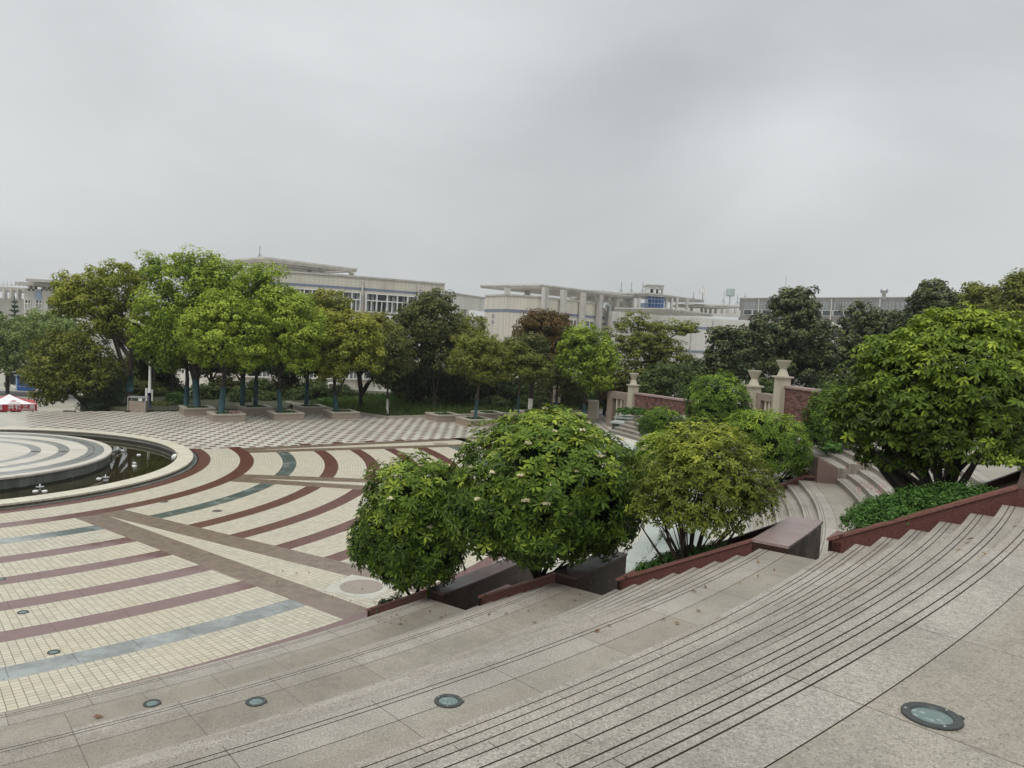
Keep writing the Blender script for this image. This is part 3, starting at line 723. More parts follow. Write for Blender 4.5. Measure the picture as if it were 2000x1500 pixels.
L_shrub2 = leafmat('big_shrub_leaf', (.028, .05, .008), (.09, .15, .018), (.27, .35, .04), rough=.34, trans=.25)
L_maple = leafmat('yellow_shrub_leaf', (.042, .07, .014), (.14, .175, .03), (.31, .36, .055), rough=.42, trans=.3)
L_green = leafmat('fresh_shrub_leaf', (.025, .06, .01), (.10, .175, .022), (.28, .37, .05), trans=.28)
L_hedge = leafmat('hedge_leaf', (.014, .042, .012), (.035, .09, .022), (.075, .16, .04))
L_mid = leafmat('mid_green_leaf', (.03, .06, .02), (.085, .135, .04), (.15, .21, .07))
L_flower = leafmat('flower_petal', (.35, .33, .22), (.55, .53, .42), (.72, .72, .62), rough=.7)
L_pinkf = leafmat('pink_petal', (.20, .09, .13), (.34, .18, .25), (.42, .3, .34), rough=.7)

# ------------------------------------------------------------------ foreground shrubs in the planters
def E(u, v, ru, rv, Y, ry=None, dY=0):
    """ellipsoid read off the photo: centre pixel, pixel radii, depth -> centre and radii in metres"""
    c = at(u, v, Y + dY); k = (Y + dY) / FPX; rx = ru * k; rz = rv * k
    return ((c.x, c.y, c.z), (rx, ry if ry else rx * .95, rz))
def shrub(name, label, cat, base, ells, n, nl, L, W, mat, seed, fl=0, group=None, core=True, tilt=(.0, .5), droop=(.1, .4), upb=.45, tint=(.3, .55), stem=(5, .035), cut=-.8, shell=(.86, 1.035), sm=None):
    rg = np.random.default_rng(seed); root = empty(name, base, label, cat, group); b = np.array(base)
    el = [((e[0][0] - b[0], e[0][1] - b[1], e[0][2] - b[2]), e[1]) for e in ells]
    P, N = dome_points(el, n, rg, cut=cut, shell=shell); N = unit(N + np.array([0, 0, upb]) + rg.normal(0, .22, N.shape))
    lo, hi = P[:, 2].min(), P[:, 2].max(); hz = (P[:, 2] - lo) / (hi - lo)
    # upper shoots lighter: fresh growth plus top light painted into the tint
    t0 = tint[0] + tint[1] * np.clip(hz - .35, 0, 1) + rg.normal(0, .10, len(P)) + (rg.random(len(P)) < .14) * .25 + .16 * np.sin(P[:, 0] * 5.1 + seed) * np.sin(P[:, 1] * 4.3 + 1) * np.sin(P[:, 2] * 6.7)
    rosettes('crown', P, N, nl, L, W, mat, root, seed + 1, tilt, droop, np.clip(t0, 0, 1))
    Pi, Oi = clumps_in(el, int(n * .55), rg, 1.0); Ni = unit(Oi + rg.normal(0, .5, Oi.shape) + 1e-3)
    o = rosettes('inner_leaves', Pi, Ni, max(4, nl - 2), L, W, mat, root, seed + 2, tilt, droop, np.full(len(Pi), .05), .06)  # inner leaves take the darkest tint, painting the shade between rosettes
    k, r0 = stem; idx = rg.choice(len(P), k * 3, replace=False)
    stems('stems', (0, 0, -.25), [P[i] * .8 for i in idx[:k]], r0, sm or m_barkd, root, seed)
    stems('twigs', (0, 0, .1), [P[i] * .95 for i in idx[k:]], r0 * .4, sm or m_barkd, root, seed + 5)
    if fl:
        cam_ = np.array([0, 0, EYE]) - b; ok = np.where((N @ unit(cam_[None])[0] > .1) & (hz > .3))[0]
        for i in rg.choice(ok, min(fl, len(ok)), replace=False):
            q = rsphere(rg, 46); q[:, 2] = np.abs(q[:, 2]); pp = P[i] + N[i] * .05 + q * rg.uniform(.1, 1, (46, 1)) * np.array([.07, .07, .04])
            V = cards(pp, unit(q + N[i]), np.full(46, .036), np.full(46, .03), rg); fast_mesh('flower_head', V, 4, rg.uniform(.1, 1, 46) * rg.uniform(.3, 1), L_flower, root)
    return root
D1 = 14.1
shrub('rounded_shrub', 'rounded glossy green shrub in the lowest planter, darker on its left side', 'shrub', wpol(23.6, -35.1, .75),
      [E(800, 1010, 100, 118, D1), E(742, 1060, 62, 62, D1, dY=.2), E(845, 1075, 62, 70, D1, dY=-.3), E(855, 960, 50, 55, D1, dY=.5), E(800, 1100, 62, 50, D1, dY=-.2)], 2700, 8, .126, .04, L_shrub, 11, fl=14, tint=(.22, .62))
D2 = 12.9
shrub('rounded_shrub', 'largest rounded dark green shrub with cream flower heads, centre front', 'shrub', wpol(26.2, -34.6, 1.6),
      [E(1070, 950, 185, 140, D2), E(950, 1000, 85, 85, D2, dY=-.2), E(1185, 985, 72, 90, D2), E(1070, 870, 110, 68, D2), E(1060, 1050, 95, 58, D2, dY=-.5), E(960, 1040, 55, 50, D2, dY=-.3), E(1160, 1040, 55, 50, D2, dY=-.2)], 4500, 8, .126, .041, L_shrub, 21, fl=26, tint=(.24, .62), stem=(7, .05))
D3 = 11.5
shrub('multi_stem_shrub', 'airy yellow-green shrub with many bare thin stems in the planter with the pinkish cap', 'shrub', wpol(28.85, -34.7, 2.05),
      [E(1375, 930, 122, 96, D3), E(1295, 985, 62, 60, D3, dY=.1), E(1455, 965, 66, 72, D3), E(1370, 862, 80, 40, D3), E(1370, 1000, 90, 45, D3, dY=-.2)], 2700, 6, .078, .03, L_maple, 31, tint=(.3, .6), stem=(11, .034), tilt=(-.1, .5), shell=(.6, 1.14), cut=-.5, upb=.9, sm=m_bark)
D4 = 10.8
shrub('large_shrub_tree', 'biggest broad shrub tree with drooping yellow-green leaf whorls at the right edge', 'shrub', wpol(32.0, -33.6, 3.65),
      [E(1850, 790, 190, 150, D4), E(1765, 825, 135, 82, D4), E(1690, 795, 62, 58, D4, dY=.3), E(1880, 660, 105, 60, D4, dY=.2), E(1760, 700, 75, 48, D4, dY=.2), E(1980, 760, 130, 130, D4, dY=.3), E(1775, 890, 95, 38, D4), E(1990, 860, 60, 45, D4)], 6800, 7, .09, .036, L_shrub2, 41, tint=(.2, .85), stem=(6, .075), tilt=(-.25, .35), droop=(.25, .6), upb=1.1, shell=(.74, 1.08), cut=-.55)
D5 = 23.2
shrub('rounded_shrub', 'bright green rounded shrub above the curved steps', 'shrub', wpol(29.3, -8.2, 1.3),
      [E(1510, 868, 70, 62, D5), E(1560, 900, 25, 35, D5), E(1470, 840, 50, 40, D5)], 1500, 6, .13, .045, L_green, 51, tint=(.3, .55), stem=(4, .04))
shrub('rounded_shrub', 'tall clipped dome-shaped shrub between the relief walls', 'shrub', at(1400, 850, 29),
      [E(1402, 785, 62, 58, 29), E(1372, 820, 38, 36, 29), E(1435, 815, 34, 40, 29)], 1500, 6, .14, .05, L_green, 61, tint=(.18, .6), stem=(4, .05))
shrub('rounded_shrub', 'low dark green dome shrub beside the white marble ledges', 'shrub', at(1290, 858, 31),
      [E(1290, 828, 46, 32, 31), E(1310, 840, 30, 28, 31)], 900, 6, .14, .05, L_green, 71, tint=(.1, .5), stem=(3, .04))
shrub('rounded_shrub', 'pale green shrub with white flower heads half hidden behind the yellow-green shrub', 'shrub', at(1300, 930, 18),
      [E(1300, 893, 58, 48, 18), E(1270, 920, 40, 40, 18)], 900, 7, .15, .045, L_green, 81, fl=12, tint=(.35, .6), stem=(4, .035))
shrub('rounded_shrub', 'dark green shrub tucked behind the left side of the biggest shrub tree', 'shrub', at(1625, 880, 25),
      [E(1635, 815, 60, 58, 25), E(1605, 845, 36, 32, 25)], 1100, 6, .15, .05, L_green, 91, tint=(.12, .5), stem=(4, .04))
def cover(label, pts, mat, seed, size, n, name='ground_cover', cat='ground cover', ht=.16):
    rg = np.random.default_rng(seed); root = empty(name, pts[0][0], label, cat); b = np.array(pts[0][0])
    el = [(tuple(np.array(p) - b), (r, r, h)) for p, r, h in pts]
    crown_mesh('foliage', el, n, .075, 16, size, mat, root, seed, up=.6, inner=.15, cut=-.1, tint=(.1, .9), aspect=.7)
    return root
cover('dense mound of dark green ground cover in the long planter under the big shrub tree', [(tuple(wpol(r, a, z)), q, h) for r, a, z, q, h in ((31.3, -35.2, 3.42, .30, .26), (31.55, -34.95, 3.5, .38, .34), (31.85, -34.8, 3.62, .42, .36), (32.15, -34.6, 3.75, .42, .32), (32.45, -34.7, 3.9, .36, .22), (31.75, -35.55, 3.62, .2, .17), (32.2, -35.45, 3.85, .2, .16), (31.4, -34.4, 3.45, .4, .3), (31.8, -34.1, 3.6, .45, .3))], L_hedge, 101, .034, 1700)
cover('low dark ground cover round the stems of the yellow-green shrub', [(tuple(wpol(r, a, z)), q, h) for r, a, z, q, h in ((28.35, -35.0, 2.16, .24, .17), (28.6, -34.7, 2.28, .3, .2), (28.95, -34.5, 2.45, .3, .18), (29.3, -34.6, 2.62, .24, .14), (28.5, -34.1, 2.2, .3, .18))], L_hedge, 102, .04, 420)
cover('small dark juniper-like tuft at the downhill tip of the lowest planter', [(tuple(wpol(23.0, -35.5, .3)), .16, .2), (tuple(wpol(23.25, -35.3, .4)), .18, .24)], L_conif, 103, .05, 90)
cover('bright green low shrubs behind the biggest shrub tree at the right edge', [(tuple(at(u, v, 16)), .5, .3) for u, v in ((1950, 905), (1985, 900), (2030, 905))], L_green, 104, .07, 300)
cover('clipped green hedge above the white marble ledges', [(tuple(at(u, 807, 45)), .55, .32) for u in (1218, 1232, 1247)], L_hedge, 105, .10, 200, name='clipped_hedge', cat='hedge')
cover('light green hedge along the foot of the right-hand relief wall', [(tuple(at(u, v, 34)), .7, .4) for u, v in ((1560, 842), (1590, 845), (1530, 842))], L_green, 106, .10, 240, name='clipped_hedge', cat='hedge')
cover('grassy tuft at the corner of the far red block planter', [(tuple(at(1625, 880, 21.5)), .22, .25)], L_hedge, 107, .09, 50)
cover('small pink-flowering creeper on the steps beside the long planter mound', [(tuple(at(u, v, 16.5)), .28, .10) for u, v in ((1695, 960), (1712, 950))], L_pinkf, 108, .035, 9)
# ------------------------------------------------------------------ relief walls, pillars with urns, slotted screens
def T2(a, b):
    """local frame along the ground line a->b: x along, y towards the back, z up"""
    d = (b - a); d.z = 0; d.normalize(); n = Vector((-d.y, d.x, 0)); o = Vector((a.x, a.y, 0))
    return lambda p: o + d * p.x + n * p.y + Vector((0, 0, p.z))
def relief_mat():
    t = NT('carved_red_stone'); v = t.n('ShaderNodeMapping'); v.inputs['Scale'].default_value = (1, 1, 1.8); t.l(t.obj(), v.inputs[0])
    w_ = t.n('ShaderNodeTexWave', Scale=1.1, Distortion=9.0, Detail=3.0); t.l(v.outputs[0], w_.inputs['Vector'])
    n = t.noise(2.2, 5, .7); h = t.m('ADD', t.m('MULTIPLY', w_.outputs['Fac'], .6), n)
    col = t.ramp(n, [(.3, (.105, .052, .042)), (.7, (.185, .095, .078))]); t.bump(h, 1.0, .09); return t.base(col, .75, .3)
m_relief = relief_mat(); m_reltop = plain('relief_top', (.30, .21, .19), .6)
def relief(label, a, b, z0, z1, seed):
    T = T2(a, b); Ln = (Vector((b.x, b.y, 0)) - Vector((a.x, a.y, 0))).length; root = empty('relief_wall', Vector((a.x, a.y, z0)), label, 'wall', 'carved red relief walls')
    q = lambda p: T(p) - Vector((a.x, a.y, z0)); rnd = random.Random(seed)
    g = MB(); g.box(0, Ln, 0, .35, z0 - 1, z1 - .1, T=q); g.build('wall_panel', m_relief, root)
    g = MB(); g.box(-.03, Ln, -.07, .42, z1 - .098, z1, T=q); g.build('coping', m_reltop, root)
    g = MB()                                            # raised carving: towers, ridges, figures
    for i in range(26):
        x = rnd.uniform(.2, Ln - .3); zb = z0 + rnd.uniform(.1, .9 * (z1 - z0)); k = rnd.random()
        if k < .3: g.box(x, x + rnd.uniform(.05, .12), -.05, .0, zb, min(z1 - .2, zb + rnd.uniform(.3, .9)), T=q)
        else:
            pts = [q(Vector((x + .09 * j * rnd.uniform(.7, 1.6), -.01, min(z1 - .2, zb + .06 * j * rnd.uniform(-.6, 1.2))))) for j in range(rnd.randint(4, 9))]; g.tube(pts, [.035 * (1 - .6 * j / len(pts)) for j in range(len(pts))], 6)
    g.build('carving', m_relief, root); return root
def pillar(label, p, z0, z1, wd=.5, rz=0):
    root = empty('gate_pillar', Vector((p.x, p.y, z0)), label, 'pillar', 'cream stone pillars topped with urns', rz); h = z1 - z0; k = wd / 2
    g = MB(); g.box(-k, k, -k, k, -1, h); g.build('shaft', m_stone, root)
    g = MB(); g.box(-k * 1.35, k * 1.35, -k * 1.35, k * 1.35, h, h + .07); g.build('cap', m_stone, root)
    g = MB(); g.lathe([(.0, 0), (k * 1.05, 0), (k * .95, .06), (k * .55, .30), (k * .62, .34), (k * 1.25, .64), (k * 1.3, .70), (k * 1.1, .70), (k * .8, .55), (0, .5)], (0, 0, h + .07), 20); g.build('urn', m_stone, root, smooth=False)
    return root
def screen(label, a, b, z0, z1, left_ext=.5):
    """stone frame with an opening split by two upright bars"""
    T = T2(a, b); Ln = (Vector((b.x, b.y, 0)) - Vector((a.x, a.y, 0))).length; root = empty('slotted_screen', Vector((a.x, a.y, z0)), label, 'wall', 'slotted stone screens'); q = lambda p: T(p) - Vector((a.x, a.y, z0))
    x0, x1 = Ln * .22, Ln * .72; zt_ = z1 - (z1 - z0) * .2
    g = MB(); g.box(0, x0, 0, .5, z0 - 1, z1, T=q); g.box(x1, Ln, 0, .5, z0 - 1, z1, T=q); g.box(x0, x1, 0, .5, zt_, z1, T=q); g.box(x0, x1, 0, .5, z0 - 1, z0 + .05, T=q); g.build('frame', m_brownst, root)
    for f in (.36, .72):
        x = x0 + (x1 - x0) * f; g = MB(); g.box(x - .07, x + .07, .06, .44, z0 + .05, zt_, T=q); g.build('upright_bar', m_stone, root)
    g = MB(); g.box(x0, x1, .45, .5, z0 + .05, zt_, T=q); g.build('back_panel', plain('painted_slot_shade', (.06, .045, .04), .8), root)  # dark sheet behind the bars, shade of the openings put into its colour
    return root
RW = 35.8
def ray(u, R, z):      # point on the circle of radius R seen in column u (row chosen so the height is z)
    lo, hi = 660., 1500.
    for _ in range(60):
        mid = (lo + hi) / 2; p = atz(u, mid, z); r = math.hypot(p.x - CX, p.y - CY)
        if r > R: lo = mid
        else: hi = mid
    return atz(u, lo, z)
zA, hA = .25, 2.15
a_ = atz(1241, 767, zA + hA); b_ = atz(1342, 781, zA + hA); c_ = a_ + (b_ - a_) * 2.2
relief('left carved red relief wall, wavy lines cut across it, between the slotted screen and the dome shrub', a_, c_, zA, zA + hA, 1)
pd = (a_ - b_).normalized()
pillar('left urn-topped pillar beside the left slotted screen', a_ + pd * .2 + Vector((0, .1, 0)), zA, zA + hA + .42, .46, math.atan2(-pd.y, -pd.x))
s_r = a_ + pd * .45; s_l = Vector((0, 0, 0)) + s_r + pd * 2.3
screen('left slotted brown stone screen at the end of the reliefs', s_l + Vector((0, 0, 0)), s_r, zA - .1, zA + hA - .12)
zB, hB = 1.9, 2.1
a2 = atz(1533, 753, zB + hB); b2 = atz(1617, 764, zB + hB); pd2 = (a2 - b2).normalized(); c2 = a2 - pd2 * 5.5
relief('right carved red relief wall with a carved tower, left of the biggest shrub tree', a2, c2, zB, zB + hB, 7)
pillar('tall urn-topped pillar at the left end of the right relief wall', a2 + pd2 * .2, zB, zB + hB + .33, .5, math.atan2(-pd2.y, -pd2.x))
s_r = a2 + pd2 * .45; s_l = s_r + pd2 * 1.75
screen('right slotted grey-brown stone screen between two urn-topped pillars', s_l, s_r, zB, zB + hB - .5)
pillar('shorter urn-topped pillar behind the dome shrub, left of the right slotted screen', s_l + pd2 * .25, zB - .2, zB + hB - .25, .5, math.atan2(-pd2.y, -pd2.x))
# stepped white marble ledges with green faces
led = empty('marble_ledge', atz(1205, 815, .3), 'stepped ledges of green marble with white tops under the left slotted screen', 'ledge')
lo = led.location
for i, (u, v) in enumerate(((1204, 813), (1196, 823), (1202, 839), (1216, 853))):
    a = at(u, v, 45 - i * 1.1); b = at(u + 125, v + 23, 43.2 - i * 1.1); T = T2(a, b); q = lambda p, T=T: T(p) - lo; z = a.z
    g = MB(); g.box(0, 6, 0, 1.2, z - 1.5, z - .1, T=q); g.build('ledge_face', m_marble_g, led)
    g = MB(); g.box(-.1, 6, -.12, 1.2, z - .098, z, T=q); g.build('ledge_top', m_marble, led)

# ------------------------------------------------------------------ square tree boxes
BOXES = [(9.25, 44.8, 'pinkflower'), (12.64, 44.93, ''), (16.1, 45.0, ''), (8.3, 48.0, ''), (11.7, 48.1, ''), (15.2, 48.2, ''), (22.0, 42.7, ''), (22.85, 40.2, ''), (25.6, 43.2, ''), (26.3, 40.2, ''), (29.2, 43.4, '')]
BLAB = ['stone tree box with pink flowers round its blue-green trunk, front row at left', 'stone tree box with a slim blue-green trunk, second in the front row', 'stone tree box beside the lawn corner, third in the front row', 'stone tree box with two trunks behind the pink-flowered box',
        'stone tree box in the back row behind the second front box', 'stone tree box in the back row left of the lawn edge', 'stone tree box full of grass against the lawn kerb', 'nearest stone tree box right of the lawn, with a leaning blue-green trunk',
        'stone tree box close behind the leaning blue-green trunk', 'stone tree box partly hidden by the largest shrub', 'stone tree box at the rear right with a pale trunk']
BW, BH = 1.72, .44; boxpos = []
for i, ((u, v, fl), lb) in enumerate(zip(BOXES, BLAB)):
    root = empty('tree_box', uv(u, v), lb, 'planter', 'square stone tree boxes', R_(A32)); boxpos.append(uv(u + BW / 2, v + BW / 2, BH - .06))
    g = MB(); t_ = .14
    for x0, x1, y0, y1 in ((0, BW, 0, t_), (0, BW, BW - t_, BW), (0, t_, t_, BW - t_), (BW - t_, BW, t_, BW - t_)): g.box(x0, x1, y0, y1, 0, BH - .07)
    g.build('side_wall', m_box, root)
    g = MB(); e = .035; q = .24
    for x0, x1, y0, y1 in ((-e, BW + e, -e, q), (-e, BW + e, BW - q, BW + e), (-e, q, q, BW - q), (BW - q, BW + e, q, BW - q)): g.box(x0, x1, y0, y1, BH - .068, BH)
    g.build('rim', m_cap, root)
    g = MB(); g.box(-.25, BW + .25, -.25, BW + .25, -.02, .012); g.build('base_slab', m_cap, root)
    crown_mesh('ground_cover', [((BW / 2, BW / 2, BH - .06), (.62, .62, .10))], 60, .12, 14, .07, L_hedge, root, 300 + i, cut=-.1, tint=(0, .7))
    if fl: crown_mesh('pink_flowers', [((BW * .74, BW * .42, BH), (.34, .42, .12))], 26, .1, 12, .06, L_pinkf, root, 340, cut=-.1)

# ------------------------------------------------------------------ trees
def tree(label, trunk, Y, ells, mat, seed, r0=.13, nclump=150, cr_=.42, nleaf=34, size=.19, group='trees round the plaza', wrap=None, barkm=None, name='broadleaf_tree', cat='tree', zfix=None, wraph=(0, 1.3), nbr=7, tint=(.1, .85), aspect=.6, flat=.75, cut=-.9, split=None, up=.55, inner=.35):
    """trunk: pixels from root to crown, at depth Y; ells: crown lobes (u, v, ru, rv[, depth offset])"""
    rnd = random.Random(seed); P = [at(u, v, Y) for u, v in trunk]
    if zfix is not None: P[0].z = zfix
    root = empty(name, P[0], label, cat, group); o = P[0]; L = [p - o for p in P]
    el = []
    for e in ells:
        q = E(e[0], e[1], e[2] * 1.04, e[3] * 1.05, Y, dY=e[4] if len(e) > 4 else 0); el.append((tuple(Vector(q[0]) - o), q[1]))
    br = []
    for i in range(nbr):
        e = el[rnd.randrange(len(el))]; c = Vector(e[0]); tip = c + Vector((rnd.uniform(-.75, .75) * e[1][0], rnd.uniform(-.6, .6) * e[1][1], rnd.uniform(-.1, .7) * e[1][2]))
        s = L[-1].lerp(L[-2], rnd.uniform(0, .5)); br.append((s, tip, r0 * rnd.uniform(.3, .55)))
    for e in el: br.append((L[-1], Vector(e[0]), r0 * .5))
    if split: br += [(Vector(L[0]).lerp(L[1], .6), at(u, v, Y) - o, r0 * .6) for u, v in split]
    trunk_mesh('trunk', L, r0, r0 * .68, barkm or m_barkd, root, br, seed)
    if wrap:
        h = min(wraph[1], (L[1] - L[0]).z); d = (L[1] - L[0]) / max(.01, (L[1] - L[0]).z); rr = r0 * 1.12
        g = MB(); g.tube([L[0] + d * wraph[0], L[0] + d * h], [rr, rr * .92], 10); g.build('trunk_paint', wrap, root, smooth=True)
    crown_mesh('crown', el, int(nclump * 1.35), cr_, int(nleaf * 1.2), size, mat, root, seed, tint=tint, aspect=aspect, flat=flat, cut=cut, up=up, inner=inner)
    return root
BP = boxpos
def Yof(p): return p.y
W = m_wrap
# bright camphor trees of the front rows
tree('bright green tree rising from the pink-flowered stone box', [(432, 806), (436, 755), (440, 715)], BP[0].y, [(430, 645, 72, 62), (395, 640, 42, 40, -.3), (470, 680, 45, 42), (440, 595, 42, 30), (490, 630, 40, 40, .3), (410, 690, 30, 26)], L_bright, 201, .15, 320, .40, 44, .15, wrap=W, wraph=(0, 2.0), zfix=.4, tint=(.22, 1))
tree('bright green tree from the second front-row stone box', [(547, 806), (545, 760), (548, 715)], BP[1].y, [(560, 640, 66, 66), (520, 665, 45, 48), (598, 650, 38, 44), (560, 590, 45, 30), (585, 705, 34, 22), (530, 610, 35, 30)], L_bright, 202, .12, 320, .40, 44, .15, wrap=W, wraph=(0, 1.9), zfix=.4, tint=(.22, 1))
tree('tallest bright green tree, its crown highest at the left of the flat roof', [(385, 796), (382, 740), (378, 690)], BP[3].y, [(375, 590, 82, 70), (310, 620, 52, 62), (395, 525, 55, 36), (450, 560, 62, 50), (520, 560, 42, 40), (305, 520, 30, 28), (350, 660, 60, 40), (290, 680, 28, 20)], L_bright, 203, .19, 460, .46, 46, .17, wrap=W, wraph=(0, 2.2), zfix=.4, split=[(340, 650), (430, 620)], tint=(.1, .86))
tree('tree with a dark straight trunk beside the tallest bright tree', [(363, 798), (366, 740), (362, 690)], BP[3].y + .4, [(340, 640, 40, 40), (325, 700, 35, 26)], L_bright, 204, .14, 90, .42, 40, .17, wrap=W, wraph=(0, 1.2), zfix=.4, tint=(0, .55))
tree('bright tree in the back row whose crown fills behind the second front tree', [(473, 797), (475, 740), (478, 700)], BP[4].y, [(500, 640, 60, 55), (545, 600, 45, 40), (480, 700, 46, 24)], L_bright, 205, .14, 190, .45, 42, .17, wrap=W, wraph=(0, 1.7), zfix=.4, tint=(.02, .7))
tree('back row tree with a dark trunk between the two front bright trees', [(499, 797), (500, 745), (505, 700)], BP[4].y + .5, [(470, 640, 40, 50), (455, 700, 40, 22)], L_darkol, 206, .13, 90, .42, 36, .17, wrap=W, wraph=(0, 1.5), zfix=.4, tint=(.1, .8))
tree('yellowish olive tree from the stone box beside the lawn corner', [(656, 803), (653, 755), (655, 720)], BP[2].y, [(665, 680, 50, 45), (700, 655, 40, 38), (650, 720, 34, 28), (688, 638, 36, 28), (718, 690, 32, 42), (640, 640, 30, 36)], L_yolive, 207, .13, 270, .4, 42, .16, wrap=W, wraph=(0, 1.0), zfix=.4, split=[(690, 720)], tint=(.2, .95))
tree('olive tree on the back row with a pale top beside the curved building windows', [(598, 795), (600, 745), (602, 700)], BP[5].y, [(620, 640, 48, 50), (650, 600, 38, 34), (600, 690, 46, 26), (625, 585, 20, 16)], L_olive, 208, .13, 190, .44, 40, .17, wrap=W, wraph=(0, 1.5), zfix=.4, tint=(.15, .9))
tree('round olive tree with a forked trunk on the lawn by the kerb', [(704, 800), (705, 760), (700, 725)], 52.5, [(745, 662, 42, 42), (715, 690, 40, 34), (760, 700, 30, 40), (730, 636, 36, 24)], L_olive, 209, .2, 220, .44, 40, .17, split=[(735, 730), (722, 740)], tint=(.1, .85), zfix=.1)
# smaller trees at the right of the lawn
tree('slim tree with a white-painted foot at the lawn kerb', [(756, 812), (757, 762), (760, 725)], 50.0, [(775, 690, 34, 44), (760, 720, 26, 26)], L_darkol, 210, .075, 100, .38, 34, .16, wrap=m_lime, wraph=(0, 1.0), zfix=.1)
tree('dark olive tree at the centre, its crown against the link building', [(850, 800), (848, 760), (845, 715)], 55, [(845, 640, 60, 58), (800, 680, 48, 48), (880, 690, 50, 50), (850, 595, 38, 28), (800, 620, 28, 26)], L_darkol, 211, .15, 330, .46, 40, .19, zfix=.1, split=[(820, 720), (875, 720)])
tree('round brownish olive tree with a leaning trunk in the nearest right stone box', [(928, 812), (934, 765), (937, 735)], BP[7].y, [(935, 700, 50, 40), (900, 712, 26, 24), (968, 705, 30, 32), (930, 670, 42, 22), (950, 735, 36, 16)], L_olive, 212, .10, 230, .34, 40, .14, wrap=W, wraph=(0, 1.2), zfix=.4, barkm=m_bark, tint=(.05, .75))
tree('small brownish tree with a blue-green foot behind the leaning one', [(1011, 806), (1014, 760), (1016, 735)], BP[9].y, [(1015, 715, 40, 32), (1048, 720, 28, 26), (1000, 690, 28, 24)], L_olive, 213, .09, 170, .36, 38, .15, wrap=W, wraph=(0, 1.3), zfix=.4, barkm=m_bark, tint=(0, .6))
tree('greenish mid-height tree behind the small brownish tree', [(950, 800), (955, 760), (958, 720)], 57, [(945, 695, 42, 36), (912, 652, 38, 38), (982, 705, 24, 26)], L_olive, 214, .12, 220, .45, 38, .19, zfix=.1, tint=(.1, .8))
tree('red-brown topped tree in front of the pergola building', [(1078, 806), (1076, 750), (1072, 705)], 60, [(1080, 645, 42, 32), (1040, 650, 32, 36), (1095, 670, 34, 36), (1060, 625, 40, 18), (1075, 690, 34, 30)], L_red, 215, .13, 250, .46, 38, .2, zfix=.1)
tree('bright yellow-green tree right of the red-brown tree', [(1143, 806), (1141, 755), (1148, 715)], 51, [(1150, 670, 40, 34), (1130, 710, 36, 36), (1175, 700, 36, 34), (1125, 655, 24, 22), (1165, 740, 32, 24), (1110, 690, 20, 24)], L_bright, 216, .12, 230, .38, 40, .17, zfix=.1, split=[(1125, 730), (1170, 735)], wrap=W, wraph=(0, 1.2), tint=(.05, .88))
tree('dull green tree between the small brownish and yellow-green trees', [(1085, 806), (1088, 760), (1092, 735)], 53, [(1085, 730, 36, 32), (1110, 755, 26, 22), (1030, 672, 36, 24)], L_darkol, 217, .09, 130, .42, 34, .17, zfix=.1, wrap=W, wraph=(0, 1.2))
tree('wide layered tree with spreading tiers of fine leaves', [(1268, 775), (1270, 735), (1280, 705)], 55, [(1250, 650, 60, 22), (1310, 640, 48, 16), (1345, 640, 22, 14), (1240, 625, 26, 16), (1230, 690, 60, 24), (1300, 690, 50, 22), (1260, 730, 70, 24), (1200, 740, 40, 22), (1330, 700, 22, 12), (1265, 670, 60, 18)], L_olive, 218, .16, 380, .42, 36, .16, zfix=.0, split=[(1310, 680), (1240, 690)], tint=(.05, .8), flat=.4, up=.9)
tree('dark dense tree under the layered tree behind the left relief wall', [(1300, 790), (1302, 760), (1305, 740)], 52, [(1310, 745, 52, 32), (1345, 735, 30, 34), (1270, 760, 40, 24)], L_dark, 219, .1, 230, .42, 36, .18, zfix=.5)
# magnolias at the right
tree('small dark magnolia in front of the long pale wall', [(1420, 770), (1422, 730), (1424, 700)], 52, [(1425, 690, 40, 40), (1405, 655, 18, 18), (1445, 660, 22, 20), (1400, 720, 36, 30), (1450, 720, 34, 30)], L_magno, 220, .12, 230, .42, 34, .23, zfix=1.5, aspect=.5, tint=(.05, .95))
tree('tallest dark magnolia with a jagged pointed top', [(1540, 775), (1542, 720), (1545, 680)], 54, [(1545, 660, 72, 58), (1550, 605, 46, 40), (1540, 580, 22, 20), (1578, 575, 12, 14), (1500, 690, 46, 44), (1590, 700, 50, 42), (1545, 725, 80, 34), (1600, 650, 26, 26), (1480, 640, 26, 24)], L_magno, 221, .2, 560, .42, 34, .23, zfix=1.5, aspect=.5, tint=(.05, .95))
tree('dark magnolia between the tallest magnolia and the biggest shrub tree', [(1690, 775), (1690, 720), (1695, 690)], 52, [(1690, 670, 52, 46), (1680, 620, 34, 26), (1725, 640, 40, 34), (1650, 700, 40, 40), (1720, 710, 60, 40), (1650, 745, 50, 26)], L_magno, 222, .16, 380, .42, 34, .22, zfix=1.8, aspect=.5, tint=(.05, .95))
tree('dark magnolia top at the right end of the grey building', [(1820, 740), (1820, 680), (1820, 640)], 50, [(1820, 590, 40, 30), (1800, 625, 44, 32), (1850, 615, 34, 30), (1825, 562, 22, 12), (1780, 650, 30, 26)], L_magno, 223, .14, 250, .4, 34, .22, zfix=2, aspect=.5, tint=(.05, .95))
tree('rounded olive tree at the upper right behind the biggest shrub tree', [(1910, 740), (1912, 680), (1912, 640)], 56, [(1910, 595, 46, 34), (1885, 620, 44, 34), (1945, 625, 44, 40), (1915, 570, 30, 16)], L_olive, 224, .15, 260, .5, 38, .2, zfix=2, tint=(.05, .75))
tree('tall olive tree cut by the right edge of the picture', [(2010, 760), (2012, 690), (2012, 640)], 50, [(2010, 600, 50, 50), (1985, 565, 26, 28), (1975, 630, 40, 36), (2020, 560, 36, 36)], L_olive, 225, .15, 260, .46, 38, .2, zfix=2, tint=(.05, .7))
